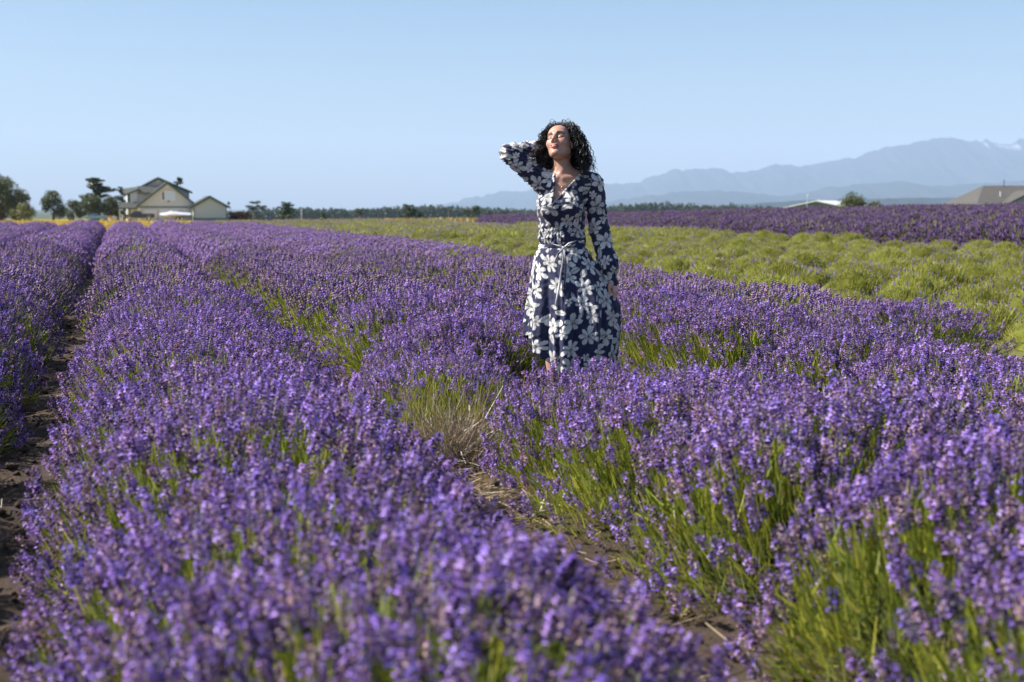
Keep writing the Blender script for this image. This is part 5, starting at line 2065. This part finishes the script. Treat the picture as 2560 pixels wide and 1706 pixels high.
def build_woman():
    V, F = surface(body_sdf, (-0.43, -0.20, -0.01), (0.33, 0.24, 1.72), 0.0045)
    C = skin_colour(V)
    me = mesh_np('person', V, F, skin_mat(), C, smooth=True)
    x, y = WOMAN
    p = mobj('person', me, None, (x, y, float(ground_z(x, y)) - 0.035))
    # turned to face the camera
    p.rotation_euler = (0, 0, math.atan2(-x, y) * 1.0)
    tag(p, 'woman in a navy and white floral dress, one hand behind her head', 'person')
    Vd, Fd = surface(dress_sdf, (-0.46, -0.32, 0.17), (0.36, 0.32, 1.66), 0.0050)
    dr = mobj('dress', mesh_np('dress', Vd, Fd, cloth_mat(), floral(Vd), smooth=True), p)
    # sash with a knot and hanging tails
    sm = dr.data.materials[0]
    sb = MB()
    ring = []
    n = 40
    for k in range(n):
        a = 2 * PI * k / n
        for dz, rr in ((-0.013, 1.0), (0, 1.035), (0.013, 1.0)):
            l, r, b = (float(np.interp(0.972, SZ, q)) for q in (SL, SR, SB))
            ring.append(((l + r) / 2 + (r - l) / 2 * 1.0 * rr * math.sin(a), 0.008 - b * 1.02 * rr * math.cos(a), 0.972 + dz + 0.006 * math.sin(a)))
    fs = [(k * 3 + j, ((k + 1) % n) * 3 + j, ((k + 1) % n) * 3 + j + 1, k * 3 + j + 1) for k in range(n) for j in range(2)]
    sb.add(ring, fs)
    parts = [(sb, 'band')]
    kx, kz = -0.045, 0.962
    kn = MB().tube([(kx - .018, -0.118, kz + .004), (kx, -0.130, kz), (kx + .018, -0.119, kz - .004)], [.007, .012, .007], 10)
    loop1 = MB().tube([(kx, -0.128, kz), (kx + .03, -.135, kz + .024), (kx + .075, -.118, kz + .038), (kx + .05, -.122, kz + .018), (kx, -.126, kz)], [.004, .0055, .005, .005, .004], 8)
    loop2 = MB().tube([(kx, -0.128, kz), (kx - .035, -.132, kz + .010), (kx - .070, -.116, kz + .022), (kx - .04, -.120, kz), (kx, -.126, kz)], [.004, .0055, .005, .005, .004], 8)
    t1 = MB().tube([(kx, -0.130, kz), (kx - .006, -.148, kz - .07), (kx - .012, -.175, kz - .15), (kx - .028, -.205, kz - .24), (kx - .045, -.225, kz - .33)], [.005, .007, .0075, .0075, .004], 8)
    t2 = MB().tube([(kx, -0.130, kz), (kx - .03, -.145, kz - .035), (kx - .055, -.165, kz - .085)], [.005, .007, .005], 8)
    t3 = MB().tube([(kx, -0.130, kz), (kx + .012, -.150, kz - .08), (kx + .010, -.178, kz - .17), (kx + .004, -.200, kz - .25)], [.005, .006, .006, .004], 8)
    sash = None
    for mb, nm in parts + [(kn, 'knot'), (loop1, 'bow_loop'), (loop2, 'bow_loop'), (t1, 'tail'), (t2, 'tail'), (t3, 'tail')]:
        V_ = np.array(mb.v)
        o = mb.build('sash' if nm == 'band' else nm, sm, p if nm == 'band' else sash, smooth=True)
        ca = o.data.color_attributes.new('tint', 'FLOAT_COLOR', 'POINT')
        q = vnoise(V_[:, 0] * 70 + V_[:, 1] * 30, V_[:, 2] * 38, 3)
        c = np.where((q > 0.0 if nm != 'band' else q > 0.25)[:, None], np.array([[0.72, 0.70, 0.68]]), NAVY[None] * 1.2)
        ca.data.foreach_set('color', np.concatenate([c, np.ones((len(c), 1))], 1).astype(np.float32).ravel())
        if nm == 'band':
            sash = o
    build_hair(p)
    # fine necklace
    nk = MB()
    pts = []
    for k in range(15):
        t = k / 14
        xx = -0.120 + 0.125 * t
        zz = 1.372 - 0.052 * math.sin(PI * t)
        yy = -0.02
        P = np.array([[xx, y_, zz] for y_ in np.linspace(-0.16, 0.05, 80)], np.float32)
        dd = body_sdf(P)
        yy = float(P[np.argmax(dd < 0.002), 1])
        pts.append((xx, yy - 0.001, zz))
    nk.tube(pts, 0.0013, 5)
    nk.tube([pts[7], (pts[7][0], pts[7][1] - .002, pts[7][2] - .012)], [.002, .003], 6)
    nk.build('necklace', plain('thin gold', (0.75, 0.55, 0.28), 0.25, 1.0), p, smooth=True)
    # flat shoes
    for s, fy in ((-0.078, 0.0), (0.078, 0.03)):
        ax_ = PEL + s * 0.95
        sh = MB()
        sh.tube([(ax_, fy + .085, .03), (ax_, fy + .04, .034), (ax_ + s * .1, fy - .05, .034), (ax_ + s * .25, fy - .13, .028), (ax_ + s * .27, fy - .155, .02)], [.03, .041, .042, .033, .012], 12)
        sh.build('shoe', plain('dark leather', (0.03, 0.025, 0.022), 0.45), p, smooth=True)


build_woman()
# ------------------------------------------------------------------ air
def haze():
    mb = MB().box(-26000, 26000, -2500, 26000, -16, 1250)
    m, nt, out = mat_new('hazy air')
    v = nt.nodes.new('ShaderNodeVolumePrincipled')
    v.inputs['Color'].default_value = (0.59, 0.745, 1.0, 1)
    v.inputs['Density'].default_value = 0.54e-4
    v.inputs['Anisotropy'].default_value = 0.0
    nt.links.new(v.outputs[0], out.inputs['Volume'])
    o = mb.build('haze', m)
    tag(o, 'thin blue summer haze over the land', 'haze', None, 'stuff')


haze()
